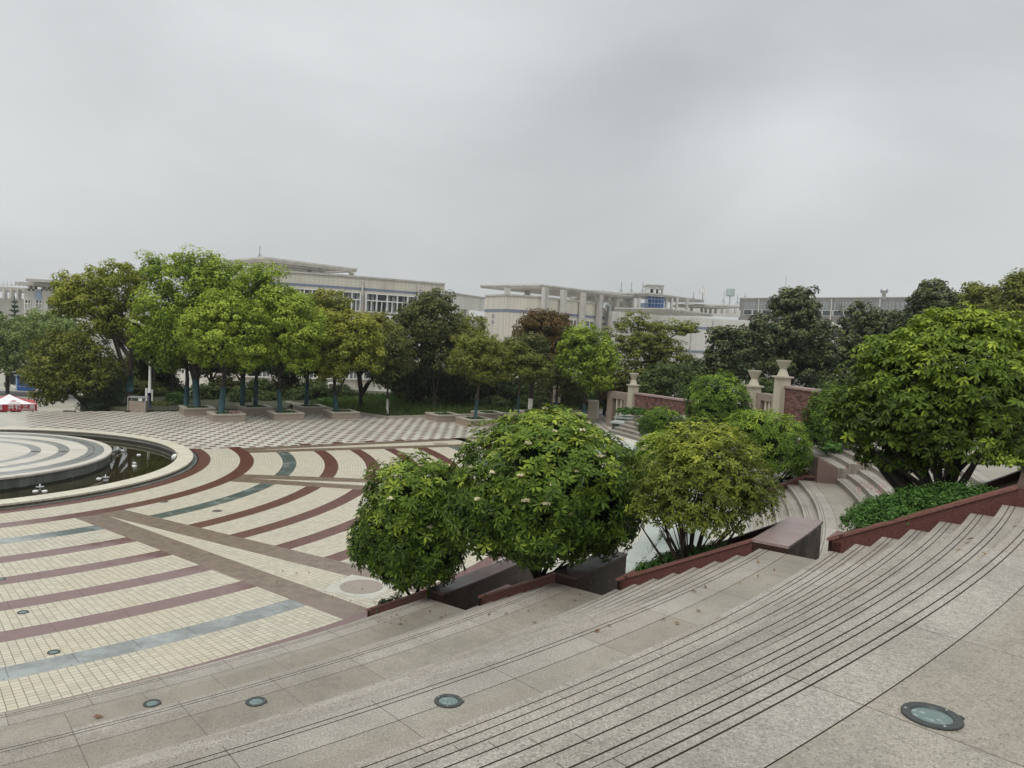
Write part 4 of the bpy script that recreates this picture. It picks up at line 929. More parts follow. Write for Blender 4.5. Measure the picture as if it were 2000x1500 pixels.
# left side
tree('tall olive tree with long bare limbs and a lopped blue-wrapped trunk at left', [(251, 803), (254, 730), (258, 680)], 48.5, [(180, 580, 62, 44), (225, 545, 50, 32), (140, 570, 40, 36), (265, 560, 22, 46), (235, 610, 42, 36), (130, 600, 28, 22), (110, 590, 14, 16), (200, 640, 40, 24), (270, 640, 20, 40)], L_yolive, 226, .19, 330, .42, 40, .17, wrap=W, wraph=(.9, 1.95), zfix=0, barkm=m_bark, split=[(215, 690), (150, 600), (205, 590)], tint=(.05, .85), cut=-.9)
tree('low spreading brown-olive tree leaning left over the plaza edge', [(172, 806), (158, 782), (142, 768)], 47.5, [(120, 720, 60, 50), (85, 740, 34, 40), (165, 690, 50, 40), (190, 730, 44, 44), (110, 670, 40, 22), (95, 775, 28, 20), (150, 745, 50, 30)], L_olive, 227, .15, 390, .4, 40, .15, zfix=-.1, split=[(110, 765), (180, 745)], tint=(-.05, .72))
tree('dark bushy conifer beside the low spreading tree', [(205, 806), (205, 790), (206, 775)], 48, [(205, 775, 36, 28), (195, 790, 34, 16), (215, 755, 26, 26)], L_conif, 228, .1, 230, .34, 40, .13, zfix=-.05, aspect=.3, name='conifer_bush')
tree('hazy mid-green tree at the far left edge', [(15, 752), (14, 730), (16, 700)], 84, [(40, 665, 55, 45), (90, 650, 45, 42), (20, 700, 50, 30), (100, 690, 40, 40), (-20, 660, 50, 46)], L_mid, 229, .2, 330, .62, 36, .27, zfix=-3.5, tint=(.35, 1.0))
tree('hazy green tree between the far left tree and the low spreading tree', [(110, 762), (110, 730), (110, 700)], 80, [(100, 650, 46, 40), (135, 670, 44, 44), (125, 715, 40, 30)], L_mid, 230, .18, 240, .6, 36, .27, zfix=-3.4, tint=(.3, .95))
def cedar(label, u, v0, vt, Y, wd, seed):
    base = at(u, v0, Y); top = at(u, vt, Y); h = (top - base).length; k = Y / FPX; rg = np.random.default_rng(seed)
    root = empty('cedar_tree', base, label, 'tree', 'trees round the plaza'); trunk_mesh('trunk', [Vector((0, 0, 0)), Vector((0, 0, h * .6)), Vector((0, 0, h))], .16, .03, m_barkd, root)
    el = []; n = 11
    for i in range(n):
        f = i / n; r = wd * k * (1.02 - f) ; z = h * (.12 + .86 * f)
        for j in range(6):
            a = j * 1.05 + i * .5; el.append(((math.cos(a) * r * .55, math.sin(a) * r * .55, z - r * .12), (r * .5, r * .5, .12 + .06 * (1 - f))))
    crown_mesh('crown', el, 420, .22, 20, .2, L_cedar, root, seed, flat=.35, aspect=.35, up=.8); return root
cedar('bluish cedar with layered boughs in front of the far left building', 28, 690, 578, 92, 24, 231)
cedar('second bluish cedar cut by the left edge', -2, 700, 600, 88, 22, 232)
# dark wood behind the front rows: each tree by itself
BK = [(290, 725, 42, 46, 58), (245, 745, 36, 40, 56), (300, 665, 34, 36, 56), (335, 660, 45, 50, 57), (410, 690, 55, 40, 58), (470, 690, 50, 40, 60), (560, 700, 55, 40, 60), (630, 690, 45, 40, 60), (770, 720, 40, 38, 60), (820, 740, 45, 30, 57), (880, 745, 50, 30, 58), (930, 750, 45, 26, 60), (985, 760, 45, 24, 60), (1035, 765, 45, 24, 62), (1100, 770, 45, 24, 62), (1180, 765, 45, 26, 58), (1225, 770, 40, 26, 56)]
BKL = ['behind the white lamp post', 'behind the stone cabinet', 'filling the gap right of the tall olive tree', 'behind the tall olive tree', 'behind the pink-flowered box', 'in the gap left of the second front box', 'behind the second front box', 'behind the box at the lawn corner', 'behind the white-footed slim tree', 'at the left of the central dark olive tree', 'under the central dark olive tree', 'behind the leaning box tree', 'left of the small brownish tree', 'behind the small brownish tree', 'under the red-brown tree', 'behind the yellow-green tree', 'beside the layered tree']
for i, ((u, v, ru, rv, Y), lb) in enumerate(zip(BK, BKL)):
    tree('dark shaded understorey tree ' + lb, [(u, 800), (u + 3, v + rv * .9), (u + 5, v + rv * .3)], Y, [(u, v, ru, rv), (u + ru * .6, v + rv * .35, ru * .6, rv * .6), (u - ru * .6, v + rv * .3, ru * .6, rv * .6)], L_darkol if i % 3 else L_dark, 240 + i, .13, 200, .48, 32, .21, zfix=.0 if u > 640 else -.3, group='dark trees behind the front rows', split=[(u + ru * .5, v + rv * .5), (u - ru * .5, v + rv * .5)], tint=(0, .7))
def bush(label, u, v, ru, rv, Y, mat, seed, n=120, z=None, name='garden_bush', cr_=.26, size=.13):
    q = E(u, v, ru, rv, Y); c = Vector(q[0]); b = Vector((c.x, c.y, (c.z - q[1][2]) if z is None else z)); root = empty(name, b, label, 'bush', 'garden bushes behind the plaza')
    stems('stems', (0, 0, 0), [((random.Random(seed + i).uniform(-.5, .5)) * q[1][0], 0, (c.z - b.z) * 1.1) for i in range(4)], .03, m_barkd, root, seed)
    crown_mesh('foliage', [(tuple(c - b), q[1])], n, cr_, 26, size, mat, root, seed, cut=-.6, tint=(.05, .8)); return root
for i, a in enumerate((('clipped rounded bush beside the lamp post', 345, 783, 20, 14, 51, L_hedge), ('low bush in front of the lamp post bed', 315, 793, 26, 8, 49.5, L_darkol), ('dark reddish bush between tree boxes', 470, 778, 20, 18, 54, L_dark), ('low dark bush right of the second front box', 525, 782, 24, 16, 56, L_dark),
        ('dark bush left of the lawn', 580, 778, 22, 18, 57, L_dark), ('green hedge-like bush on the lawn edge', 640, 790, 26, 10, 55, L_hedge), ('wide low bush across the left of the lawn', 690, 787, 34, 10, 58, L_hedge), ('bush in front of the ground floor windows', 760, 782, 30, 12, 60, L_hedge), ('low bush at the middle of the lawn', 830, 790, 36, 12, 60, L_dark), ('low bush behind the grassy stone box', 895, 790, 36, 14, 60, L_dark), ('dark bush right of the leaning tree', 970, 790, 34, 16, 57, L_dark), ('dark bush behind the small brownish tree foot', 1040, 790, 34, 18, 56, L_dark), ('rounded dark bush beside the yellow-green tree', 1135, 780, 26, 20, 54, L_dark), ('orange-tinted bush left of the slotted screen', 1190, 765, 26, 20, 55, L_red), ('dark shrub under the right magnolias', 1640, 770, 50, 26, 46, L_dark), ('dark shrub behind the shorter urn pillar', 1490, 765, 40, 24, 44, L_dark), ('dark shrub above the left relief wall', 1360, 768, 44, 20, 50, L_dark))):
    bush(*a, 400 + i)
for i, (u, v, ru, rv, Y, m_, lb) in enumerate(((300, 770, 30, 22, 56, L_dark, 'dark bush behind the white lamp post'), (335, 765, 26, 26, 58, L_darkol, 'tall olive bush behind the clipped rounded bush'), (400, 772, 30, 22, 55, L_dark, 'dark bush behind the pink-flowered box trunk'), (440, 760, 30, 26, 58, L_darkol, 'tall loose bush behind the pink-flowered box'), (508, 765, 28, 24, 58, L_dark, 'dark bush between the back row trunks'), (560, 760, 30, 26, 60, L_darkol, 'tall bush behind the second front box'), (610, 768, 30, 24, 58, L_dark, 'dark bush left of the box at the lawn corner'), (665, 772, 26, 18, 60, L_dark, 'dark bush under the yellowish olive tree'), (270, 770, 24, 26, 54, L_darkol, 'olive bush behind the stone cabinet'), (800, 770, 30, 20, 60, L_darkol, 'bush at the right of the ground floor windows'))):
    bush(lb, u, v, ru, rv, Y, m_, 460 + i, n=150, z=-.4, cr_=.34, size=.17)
# long grass in the lawn
rg = np.random.default_rng(5); n = 9000
pa, pb = np.array(lawnpoly[0][:2]), np.array([8.0, 62.0]); xy = np.stack([rg.uniform(-14, 9, n), rg.uniform(49.5, 63, n)], 1)
d1 = Vector(lawnpoly[2]) - Vector(lawnpoly[0]); ok = ((xy[:, 0] - pa[0]) * -d1.y + (xy[:, 1] - pa[1]) * d1.x > .5); d0 = Vector(lawnpoly[-1]) - Vector(lawnpoly[0]); ok &= ((xy[:, 0] - pa[0]) * d0.y - (xy[:, 1] - pa[1]) * d0.x > .3)
xy = xy[ok]; k = len(xy); h = rg.uniform(.12, .38, k); a = rg.uniform(0, 6.28, k); dx = np.stack([np.cos(a), np.sin(a)], 1) * .05
V = np.zeros((k, 4, 3)); V[:, 0, :2] = xy - dx; V[:, 1, :2] = xy + dx; V[:, 2, :2] = xy + dx * 3; V[:, 3, :2] = xy + dx * 2; V[:, :2, 2] = .1; V[:, 2:, 2] = .1 + h[:, None]
tag(fast_mesh('lawn_grass', V, 4, rg.random(k), m_grass), 'long grass growing on the shaded lawn', 'grass', kind='stuff')
# ------------------------------------------------------------------ buildings
def window_row(root, o, T, x0, x1, z0, z1, n, depth=.12, sub=True, mull=.09, open_=(), name='window', trans=.62):
    """one bay of panes in a white frame; T maps (along, back, up)"""
    q = lambda p: T(p) - o
    g = MB(); g.box(x0, x1, depth - .02, depth, z0, z1, T=q); fr_ = None
    f = MB(); wz = z0 + (z1 - z0) * trans; m_ = mull / 2
    for i in range(n + 1):
        x = x0 + (x1 - x0) * i / n; f.box(x - m_, x + m_, .0, depth + .01, z0, z1, T=q)
    f.box(x0, x1, .015, depth + .01, z0, z0 + .08, T=q); f.box(x0, x1, .015, depth + .01, z1 - .07, z1, T=q); f.box(x0, x1, .02, depth + .01, wz - .05, wz + .05, T=q)
    for i in range(n):
        xm = x0 + (x1 - x0) * (i + .5) / n; f.box(xm - .03, xm + .03, .03, depth + .01, z0, wz, T=q)
    fr_ = f.build(name, m_white, root); g.build('glass', m_glass, fr_)
    c = MB(); rnd = random.Random(int(x0 * 100) + n)
    for i in range(n):
        if i in open_: continue
        for j in (0, 1):
            if rnd.random() < .8:
                c = MB(); a = x0 + (x1 - x0) * (i + j * .5) / n + .06; b = a + (x1 - x0) / n * .5 - .1 * rnd.uniform(1, 3)
                c.box(a, b, depth - .045, depth - .035, z0 + .1, z1 - .1, T=q); c.build('curtain', m_curtain, fr_)
def slab_pergola(root, o, A, B, Cc, th, nb, mat, soff, name='roof_pergola', edge=1.0):
    """flat concrete frame, open between its beams: corner A, ends B and Cc"""
    A, B, Cc = A - o, B - o, Cc - o; e1 = B - A; e2 = Cc - A; l1, l2 = e1.length, e2.length; u1, u2 = e1 / l1, e2 / l2
    def bar(s0, s1, t0, t1, z0, z1, g):
        P = [A + u1 * s + u2 * t + Vector((0, 0, z)) for z in (z0, z1) for t in (t0, t1) for s in (s0, s1)]; n = len(g.v); g.v += [tuple(p) for p in P]
        for q in ((0, 2, 3, 1), (4, 5, 7, 6), (0, 1, 5, 4), (2, 6, 7, 3), (0, 4, 6, 2), (1, 3, 7, 5)): g.f.append(tuple(n + i for i in q)); g.m.append(0)
    g = MB(); bar(0, l1, 0, edge, -th, 0, g); bar(0, l1, l2 - edge, l2, -th, 0, g); bar(0, edge, edge, l2 - edge, -th, 0, g); bar(l1 - edge, l1, edge, l2 - edge, -th, 0, g)
    r = g.build(name, mat, root)
    g = MB()
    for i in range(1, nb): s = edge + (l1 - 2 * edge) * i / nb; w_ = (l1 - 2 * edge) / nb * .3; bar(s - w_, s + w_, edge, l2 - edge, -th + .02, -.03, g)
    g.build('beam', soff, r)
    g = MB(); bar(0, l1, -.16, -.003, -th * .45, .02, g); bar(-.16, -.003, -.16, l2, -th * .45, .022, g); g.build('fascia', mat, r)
    return r
BZ = -3.4
# --- curved teaching block on the left
b1 = empty('teaching_block', Vector((-16, 82, BZ)), 'pale tiled block with a curved front of white-framed window bays, left of centre', 'building'); o1 = b1.location.copy()
ZT = 10.75
def b1p(u): # plan point on the curved front
    f = (u - 565) / 300; Y = 78 + 8 * f + 1.2 * f * (1 - f) * -4 * .6
    return at(u, 640, Y)
us = np.linspace(400, 865, 40); pl = [b1p(u) for u in us]
g = MB()
def wallseg(g, pts, z0, z1, off=0.0, m=0):
    for a, b in zip(pts[:-1], pts[1:]):
        d = (b - a); d.z = 0; d.normalize(); n_ = Vector((d.y, -d.x, 0)) * off
        g.face([Vector((a.x, a.y, z0)) + n_ - o1, Vector((b.x, b.y, z0)) + n_ - o1, Vector((b.x, b.y, z1)) + n_ - o1, Vector((a.x, a.y, z1)) + n_ - o1], m)
back = pl[-1] + Vector((-3, 18, 0)); back0 = pl[0] + Vector((-8, 22, 0))
ring = pl + [back, back0]
poly = [((p - o1).x, (p - o1).y) for p in ring]
g.prism(poly, 0, ZT - BZ); g.build('wall', m_wall, b1)
for za_, zb_ in ((9.36, 9.62), (5.9, 6.1)): g = MB(); wallseg(g, pl, za_, zb_, .03); g.build('blue_stripe', m_stripe, b1)
g = MB(); wallseg(g, pl, ZT - .12, ZT + .06, .10)
for a, b in zip(pl[:-1], pl[1:]): g.face([Vector((a.x, a.y - .12, ZT + .06)) - o1, Vector((b.x, b.y - .12, ZT + .06)) - o1, Vector((b.x, b.y + .25, ZT + .06)) - o1, Vector((a.x, a.y + .25, ZT + .06)) - o1])
g.build('parapet_coping', m_conc, b1)
for zi, (z0, z1) in enumerate(((7.15, 9.1), (3.65, 5.6), (.15, 2.1), (-3.0, -1.0))):
    for ua, ub, n_, op in ((470, 530, 4, ()), (560, 622, 4, ()), (633, 700, 4, ()), (711, 811, 5, (1,)), (818, 858, 2, ())):
        if zi == 0 and ua > 815: continue
        a, b = b1p(ua), b1p(ub); T_ = T2(a, b); Ln = (Vector((b.x, b.y, 0)) - Vector((a.x, a.y, 0))).length
        bow = Vector((0, 0, 0)); window_row(b1, o1, lambda p, T_=T_: T_(p + Vector((0, -.42, 0))), 0, Ln, z0, z1, n_, .34, open_=op)
A = atz(517, 502, 12.6); B = atz(697, 525, 12.6); Cc = atz(446, 508, 12.6)
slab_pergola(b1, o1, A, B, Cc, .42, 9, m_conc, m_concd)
e1 = (B - A).normalized(); e2 = (Cc - A).normalized()
for s, t_ in ((3, 1.6), (9, 1.6), (13.5, 1.4), (3, 5), (9, 4.5)):
    p = A + e1 * s + e2 * t_; g = MB(); g.box(-.3, .3, -.3, .3, ZT - BZ - .2, 12.16 - BZ, T=lambda q, p=p: q + Vector((p.x - o1.x, p.y - o1.y, 0))); g.build('roof_column', m_conc, b1)
g = MB(); p = A + e1 * 1 + e2 * 3; g.box(0, 13, 0, 5, ZT - BZ, ZT - BZ + .75, T=lambda q: Vector((p.x, p.y, 0)) + e1 * q.x + Vector((-e1.y, e1.x, 0)) * q.y + Vector((-o1.x, -o1.y, q.z))); g.build('roof_plinth', m_conc, b1)
for u_ in (585, 706, 815, 845):          # rain pipes and wall air conditioners
    p = b1p(u_); g = MB(); g.box(-.08, .08, -.3, -.12, -3.4, ZT - .3 if u_ > 700 else ZT - 1.6, T=lambda k, p=p: k + Vector((p.x - o1.x, p.y - o1.y, -o1.z))); g.build('downpipe', m_conc, b1)
for u_, z_ in ((640, 6.3), (760, 6.3), (800, 6.3), (742, 2.8), (655, -.8)):
    p = b1p(u_); g = MB(); g.box(-.4, .4, -.75, -.2, z_, z_ + .6, T=lambda k, p=p: k + Vector((p.x - o1.x, p.y - o1.y, -o1.z))); ac = g.build('air_conditioner', m_white, b1); g = MB(); g.lathe([(.001, 0), (.22, 0)], sides=14); fo = g.build('fan_grille', m_groove, ac, loc=Vector((p.x - .08, p.y - .753, z_ + .3)) - o1); fo.rotation_euler = (R_(90), 0, 0)
# --- link block between the two
lk = empty('link_block', Vector((-6, 92, BZ)), 'low pale link block with a balcony slot between the two teaching blocks', 'building'); ol = lk.location.copy()
a, b = at(862, 600, 92), at(946, 600, 103); T_ = T2(a, b); Ln = (Vector((b.x, b.y, 0)) - Vector((a.x, a.y, 0))).length; q = lambda p: T_(p) - ol
zl = at(905, 577, 97).z
g = MB(); g.box(0, Ln, 0, 6, BZ, zl - 2.9, T=q); g.box(0, Ln, .0, .35, zl - 1.7, zl, T=q); g.box(0, Ln * .6, .35, 6, zl - 2.9, zl - .1, T=q); g.box(Ln * .6, Ln, 3, 6, zl - 2.9, zl - .1, T=q); g.build('wall', m_wall2, lk)
g = MB(); g.box(-.1, Ln, -.15, .5, zl + .002, zl + .16, T=q); g.build('parapet_coping', m_concd, lk)
g = MB(); g.box(Ln * .57, Ln * .63, .05, .5, zl - 2.9, zl - 1.7, T=q); g.build('column', m_conc, lk)
window_row(lk, ol, lambda p: T_(p + Vector((0, -.1, 0))), .6, Ln * .5, zl - 5.2, zl - 3.3, 4)
# --- pergola block
b2 = empty('pergola_block', Vector((3, 108, BZ)), 'pale tiled block with tall columns under a wide flat roof frame, four small square windows', 'building'); o2 = b2.location.copy()
ZP = 12.6; zw = 10.85
c0 = at(947, 600, 112); c1 = at(988, 600, 106); c2 = at(1058, 600, 107.5); c3 = at(1200, 600, 124)
poly = [c0, c1, c2, c3, c3 + Vector((10, 14, 0)), c0 + Vector((2, 22, 0))]
P2 = lambda p: ((p - o2).x, (p - o2).y)
g = MB(); g.prism([P2(p) for p in poly], 0, zw - BZ); g.build('wall', m_wall, b2)
def strip(root, o, pts, z0, z1, off, name, mat):
    g = MB()
    for a, b in zip(pts[:-1], pts[1:]):
        T_ = T2(a, b); Ln = (Vector((b.x, b.y, 0)) - Vector((a.x, a.y, 0))).length; g.box(0, Ln, -off, .0, z0, z1, T=lambda p, T_=T_: T_(p) - o)
    return g.build(name, mat, root)
strip(b2, o2, [c0, c1, c2, c3], 8.55, 8.95, .05, 'blue_stripe', m_stripe); strip(b2, o2, [c0, c1, c2], .6, 1.0, .05, 'blue_stripe', m_stripe); strip(b2, o2, [c0, c1, c2, c3], zw - .1, zw + .12, .14, 'parapet_coping', m_conc)
T_ = T2(c0, c1); L01 = (Vector((c1.x, c1.y, 0)) - Vector((c0.x, c0.y, 0))).length
for (u, v) in ((963.5, 617), (973.5, 618), (962.5, 629), (972.5, 630)):
    p = at(u, v, 109.5); x = (Vector((p.x, p.y, 0)) - Vector((c0.x, c0.y, 0))).dot((Vector((c1.x - c0.x, c1.y - c0.y, 0))).normalized()); g = MB(); g.box(x - .27, x + .27, -.03, .05, p.z - .27, p.z + .27, T=lambda k: T_(k) - o2)
    w_ = g.build('window', m_glass, b2); g = MB()
    for s in (-1, 1): g.box(x + s * .31 - .04, x + s * .31 + .04, -.05, .05, p.z - .35, p.z + .35, T=lambda k: T_(k) - o2)
    g.box(x - .27, x + .27, -.05, .05, p.z - .35, p.z - .28, T=lambda k: T_(k) - o2); g.build('frame', m_white, w_)
T12 = T2(c1, c2)
def xs_on(a, b, u):      # distance along wall a-b of the column u of the photo
    lo, hi = 0., (Vector((b.x - a.x, b.y - a.y, 0))).length; d = Vector((b.x - a.x, b.y - a.y, 0)).normalized()
    px = lambda p: 1000 + FPX * ((p - Vector((0, 0, EYE))).dot(RT)) / ((p - Vector((0, 0, EYE))).dot(FW))
    for _ in range(40):
        m = (lo + hi) / 2; p = Vector((a.x, a.y, 8)) + d * m
        if px(p) < u: lo = m
        else: hi = m
    return lo
window_row(b2, o2, lambda p: T12(p + Vector((0, -.1, 0))), xs_on(c1, c2, 1021), xs_on(c1, c2, 1048), 5.6, 8.3, 2, trans=.45)
T23 = T2(c2, c3); X = lambda u: xs_on(c2, c3, u)
for ua, ub in ((1067, 1090), (1107, 1126), (1131, 1160)):
    for z0, z1 in ((5.9, 8.1), (2.2, 4.4), (-1.4, .8)): window_row(b2, o2, lambda p: T23(p + Vector((0, -.1, 0))), X(ua), X(ub), z0, z1, 3)
for u in (1055, 1093, 1131, 1164, 1197):
    x = X(u); g = MB(); g.box(x - .45, x + .45, -.75, -.15, 0 + BZ, ZP - .43, T=lambda k: T23(k) - o2); g.build('column', m_conc, b2)
for u, dy in ((991, 3), (1030, 8), (1100, 9)):
    p = at(u, 575, 110 + dy); g = MB(); g.box(-.45, .45, -.45, .45, zw - BZ - .3, ZP - .43 - BZ, T=lambda k, p=p: k + Vector((p.x - o2.x, p.y - o2.y, 0))); g.build('column', m_conc, b2)
A = atz(1055, 555.5, ZP); B = atz(1250, 579.5, ZP); Cc = atz(939, 557, ZP)
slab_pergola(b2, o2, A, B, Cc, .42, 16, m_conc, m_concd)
g = MB()
for i in range(6):
    z = 8.0 - i * .8; g.box(X(1166), X(1192), -.4, -.1, z, z + .35, T=lambda k: T23(k) - o2)
g.build('louvre', m_concd, b2)
g = MB(); pxa = X(1180); pp = lambda x, z: T23(Vector((x, -.75, z))) - o2
g.tube([pp(pxa, 3), pp(pxa, 10.3), pp(pxa - .25, 10.75), pp(pxa - 1.0, 10.9), pp(pxa - 1.7, 10.75), pp(pxa - 1.9, 10.1)], .32, 12); g.build('duct_pipe', m_steel, b2, smooth=True)
# --- block with the blue glazed stair
b3 = empty('stair_block', Vector((22, 128, BZ)), 'pale block with a blue glazed stair tower and a small white roof hut', 'building'); o3 = b3.location.copy()
d0, d1 = at(1196, 640, 120), at(1462, 640, 138); T3 = T2(d0, d1); L3 = (Vector((d1.x - d0.x, d1.y - d0.y, 0))).length; q3 = lambda p: T3(p) - o3; X3 = lambda u: xs_on(d0, d1, u)
zlow = at(1320, 617, 128).z
g = MB(); g.box(0, L3, 0, 12, BZ, zlow, T=q3); g.build('wall', m_wall2, b3)
for dz_ in (1.5, 5.5): g = MB(); g.box(0, L3, -.05, 0, zlow - dz_ - .4, zlow - dz_, T=q3); g.build('grey_stripe', m_stripe, b3)
for u_ in (1391, 1350): g = MB(); x = X3(u_); g.box(x - .06, x + .06, -.12, -.06, zlow - 7, zlow - .3, T=q3); g.build('downpipe', m_concd, b3)
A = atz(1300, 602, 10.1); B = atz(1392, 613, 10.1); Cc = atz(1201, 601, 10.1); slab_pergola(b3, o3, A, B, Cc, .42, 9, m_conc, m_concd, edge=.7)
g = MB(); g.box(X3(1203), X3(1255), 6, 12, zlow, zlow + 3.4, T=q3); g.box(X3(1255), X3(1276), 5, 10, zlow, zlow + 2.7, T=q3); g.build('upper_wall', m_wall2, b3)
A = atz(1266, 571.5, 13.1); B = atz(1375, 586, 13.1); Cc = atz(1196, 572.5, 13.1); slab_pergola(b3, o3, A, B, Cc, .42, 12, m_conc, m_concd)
Yt = 126; TB = lambda u, v, Y: at(u, v, Y) - o3
def pbox(u0, u1, v0, v1, Y, dep, g):      # upright box facing the plaza between two photo columns
    a = at(u0, v1, Y); b = at(u1, v1, Y); top = at((u0 + u1) / 2, v0, Y).z; g.box(a.x, b.x, Y, Y + dep, min(a.z, b.z), top, T=lambda k: k - o3)
g = MB(); pbox(1265, 1296, 576, 600, 127, 3.5, g); tw = g.build('stair_tower', m_blueg, b3)
g = MB()
for u in (1265, 1272, 1278, 1285, 1290.5, 1296): pbox(u - .5, u + .5, 576, 600, 126.9, .2, g)
for v in (584, 592): pbox(1265, 1296, v - .5, v + .5, 126.92, .15, g)
g.build('glazing_bar', m_pale_blue, tw)
g = MB(); pbox(1252, 1265, 592, 600, 127.5, 1, g); g.build('blue_panel', m_pale_blue, b3)
g = MB(); pbox(1266.5, 1296, 557.5, 564, 127, 4, g); pbox(1266.5, 1270, 564, 573, 127, 4, g); pbox(1276, 1281, 564, 573, 127, 4, g); pbox(1286, 1291.5, 564, 573, 127, 4, g); pbox(1294, 1296, 564, 573, 127, 4, g); hut = g.build('roof_hut', m_white, b3)
g = MB(); pbox(1270, 1295, 564, 573, 130.9, .2, g); g.build('painted_opening_shade', m_groove, hut)  # sheet in the dark groove colour, painting shade behind the hut's openings
g = MB(); pbox(1265, 1298, 556, 557.4, 126.6, 5, g); g.build('hut_roof', m_concd, hut)
for u, w_ in ((1240, 6), (1248, 5), (1301, 4), (1312, 4), (1322, 4), (1342, 4.5)):
    g = MB(); pbox(u - w_ / 2, u + w_ / 2, 582, 605, 124 + (u - 1240) * .06, .7, g); g.build('roof_column', m_conc, b3)
A = atz(1345, 593, 12.4); B = atz(1444, 597, 12.4); Cc = A + (atz(1325, 592.5, 12.4) - A) * 1.0
slab_pergola(b3, o3, A, B, Cc + Vector((0, 6, 0)), .5, 10, m_conc, m_concd, edge=.8)
g = MB(); pbox(1330, 1446, 603, 613, 150, 2, g); g.build('upper_wall', m_wall2, b3)
for u in (1351, 1371, 1379, 1388, 1398, 1411, 1422, 1437):
    g = MB(); pbox(u - 2, u + 2, 595, 612, 143, .7, g); g.build('roof_column', m_conc, b3)
# --- grey block at the back right
b4 = empty('grey_block', Vector((60, 150, BZ)), 'long dark grey block with rows of narrow white-framed tilting windows behind the magnolias', 'building'); o4 = b4.location.copy()
d0, d1 = atz(1445, 582, 17.0), atz(1800, 580, 17.0); T4 = T2(d0, d1); L4 = (Vector((d1.x - d0.x, d1.y - d0.y, 0))).length; q4 = lambda p: T4(p) - o4; X4 = lambda u: xs_on(d0, d1, u)
g = MB(); g.box(0, L4, 0, 16, BZ, 17, T=q4); g.build('wall', m_greyw, b4)
g = MB(); g.box(0, L4, -.08, 0, 16.85, 17.05, T=q4); g.build('parapet_coping', m_concd, b4)
g = MB(); g.box(0, L4, -.06, 0, 7.0, 11.6, T=q4); g.build('pale_band', m_wall2, b4)
k = 0
for grp in range(16):
    x0 = 1.4 + grp * (L4 - 2) / 16
    for j in range(4):
        xx = x0 + j * (L4 - 2) / 16 * .21
        for z0, z1 in ((12.9, 14.2), (14.3, 16.0), (8.5, 10.6)):
            if k < 196:
                g = MB(); w_ = .8; g.box(xx, xx + w_, -.10, -.02, z0, z1, T=q4); f = .1
                if z0 != 14.3: wf = g.build('window', m_white, b4); g = MB(); g.box(xx + f, xx + w_ - f, -.12, -.101, z0 + f, z1 - f, T=q4); g.build('pane', m_glass, wf)
                else: wf = g.build('window', m_curtain, b4)
            k += 1
for u in (1479, 1620, 1714): x = X4(u); g = MB(); g.box(x - .12, x + .12, -.3, -.1, 8, 16.6, T=q4); g.build('downpipe', m_conc, b4)
# --- far left blocks
b0 = empty('far_left_block', Vector((-100, 172, BZ)), 'hazy pale block with stepped roof slabs and a blue-grey panel at the far left edge', 'building'); o0 = b0.location.copy()
def p0(u0, u1, v0, v1, Y, dep, g, z=None):
    a = at(u0, v1, Y); b = at(u1, v1, Y); top = at((u0 + u1) / 2, v0, Y).z; g.box(a.x, b.x, Y, Y + dep, (min(a.z, b.z) if z is None else z), top, T=lambda k: k - o0)
g = MB(); p0(46, 190, 567, 640, 150, 20, g, BZ); p0(-40, 46, 582, 640, 160, 20, g, BZ); g.build('wall', m_wall2, b0)
for a in ((50, 116, 545.5, 549.5, 146, 14), (29, 108, 552, 556, 148, 10), (-50, 54, 560, 565, 156, 12)): g = MB(); p0(*a, g); g.build('roof_slab', m_concd, b0)
for u in (57, 65, 82, 91, 100, 6, 20, 34): g = MB(); p0(u - 2, u + 2, 549.6 if u > 50 else 565, 584 if u < 50 else 568, 150, 1, g); g.build('roof_column', m_conc, b0)
g = MB(); p0(69, 81, 567.5, 584, 149.9, .4, g); g.build('blue_panel', m_pale_blue, b0)
for ua, ub in ((48, 59), (69, 81), (113, 133), (92, 106)):
    a = at(ua, 603, 149.7); b = at(ub, 603, 149.7); window_row(b0, o0, T2(Vector((a.x, a.y, 0)), Vector((b.x, a.y, 0))), 0, b.x - a.x, at(ua, 604, 149.7).z, at(ua, 585, 149.7).z, 2, .3)
g = MB()
for i in range(9): p = at(-10 + i * 8, 560, 158) - o0; g.tube([p, p + Vector((0, 0, 1.1))], .05, 5)
a = at(-15, 556, 158) - o0; b = at(56, 557, 158) - o0; g.tube([a, b], .05, 5); g.build('railing', m_concd, b0)
# --- roof antennas
def antenna(label, u, vb, vt, Y, kind=0):
    p = at(u, vb, Y); t_ = at(u, vt, Y); h = (t_ - p).length; root = empty('roof_antenna', p, label, 'antenna', 'antennas on the roofs'); g = MB(); g.tube([(0, 0, -.3), (0, 0, h)], .09 if kind else .06, 6); g.build('mast', m_steel, root)
    g = MB()
    if kind == 0:
        for s in (-1, 1): g.tube([(0, 0, h * .35), (s * h * .2, .2, 0)], .04, 5)
        g.build('stay', m_steel, root)
    elif kind == 1:
        for j in range(3):
            a_ = j * 2.1 + .4; g.box(-.16, .16, -.08, .08, h * .5, h * .92, T=lambda k, a_=a_: Vector((k.x + .5 * math.cos(a_), k.y + .5 * math.sin(a_), k.z))); g.tube([(0, 0, h * .7), (.5 * math.cos(a_), .5 * math.sin(a_), h * .7)], .04, 5)
        g.build('panel_antenna', m_white, root)
    else:
        g.lathe([(0, h * .42), (.75, h * .45), (.8, h * .5), (.8, h * .92), (.6, h), (0, h + .1)], sides=16); g.build('drum', plain('pale_green_tank', (.38, .45, .44), .5), root)
    return root
antenna('thin mast on the curved block roof', 507, 502, 480, 92)
for (u, lb) in ((1213, 'left'), (1233, 'middle'), (1255, 'right')): antenna(f'{lb} one of three masts on the roof frame left of the white hut', u, 571, 550, 122)
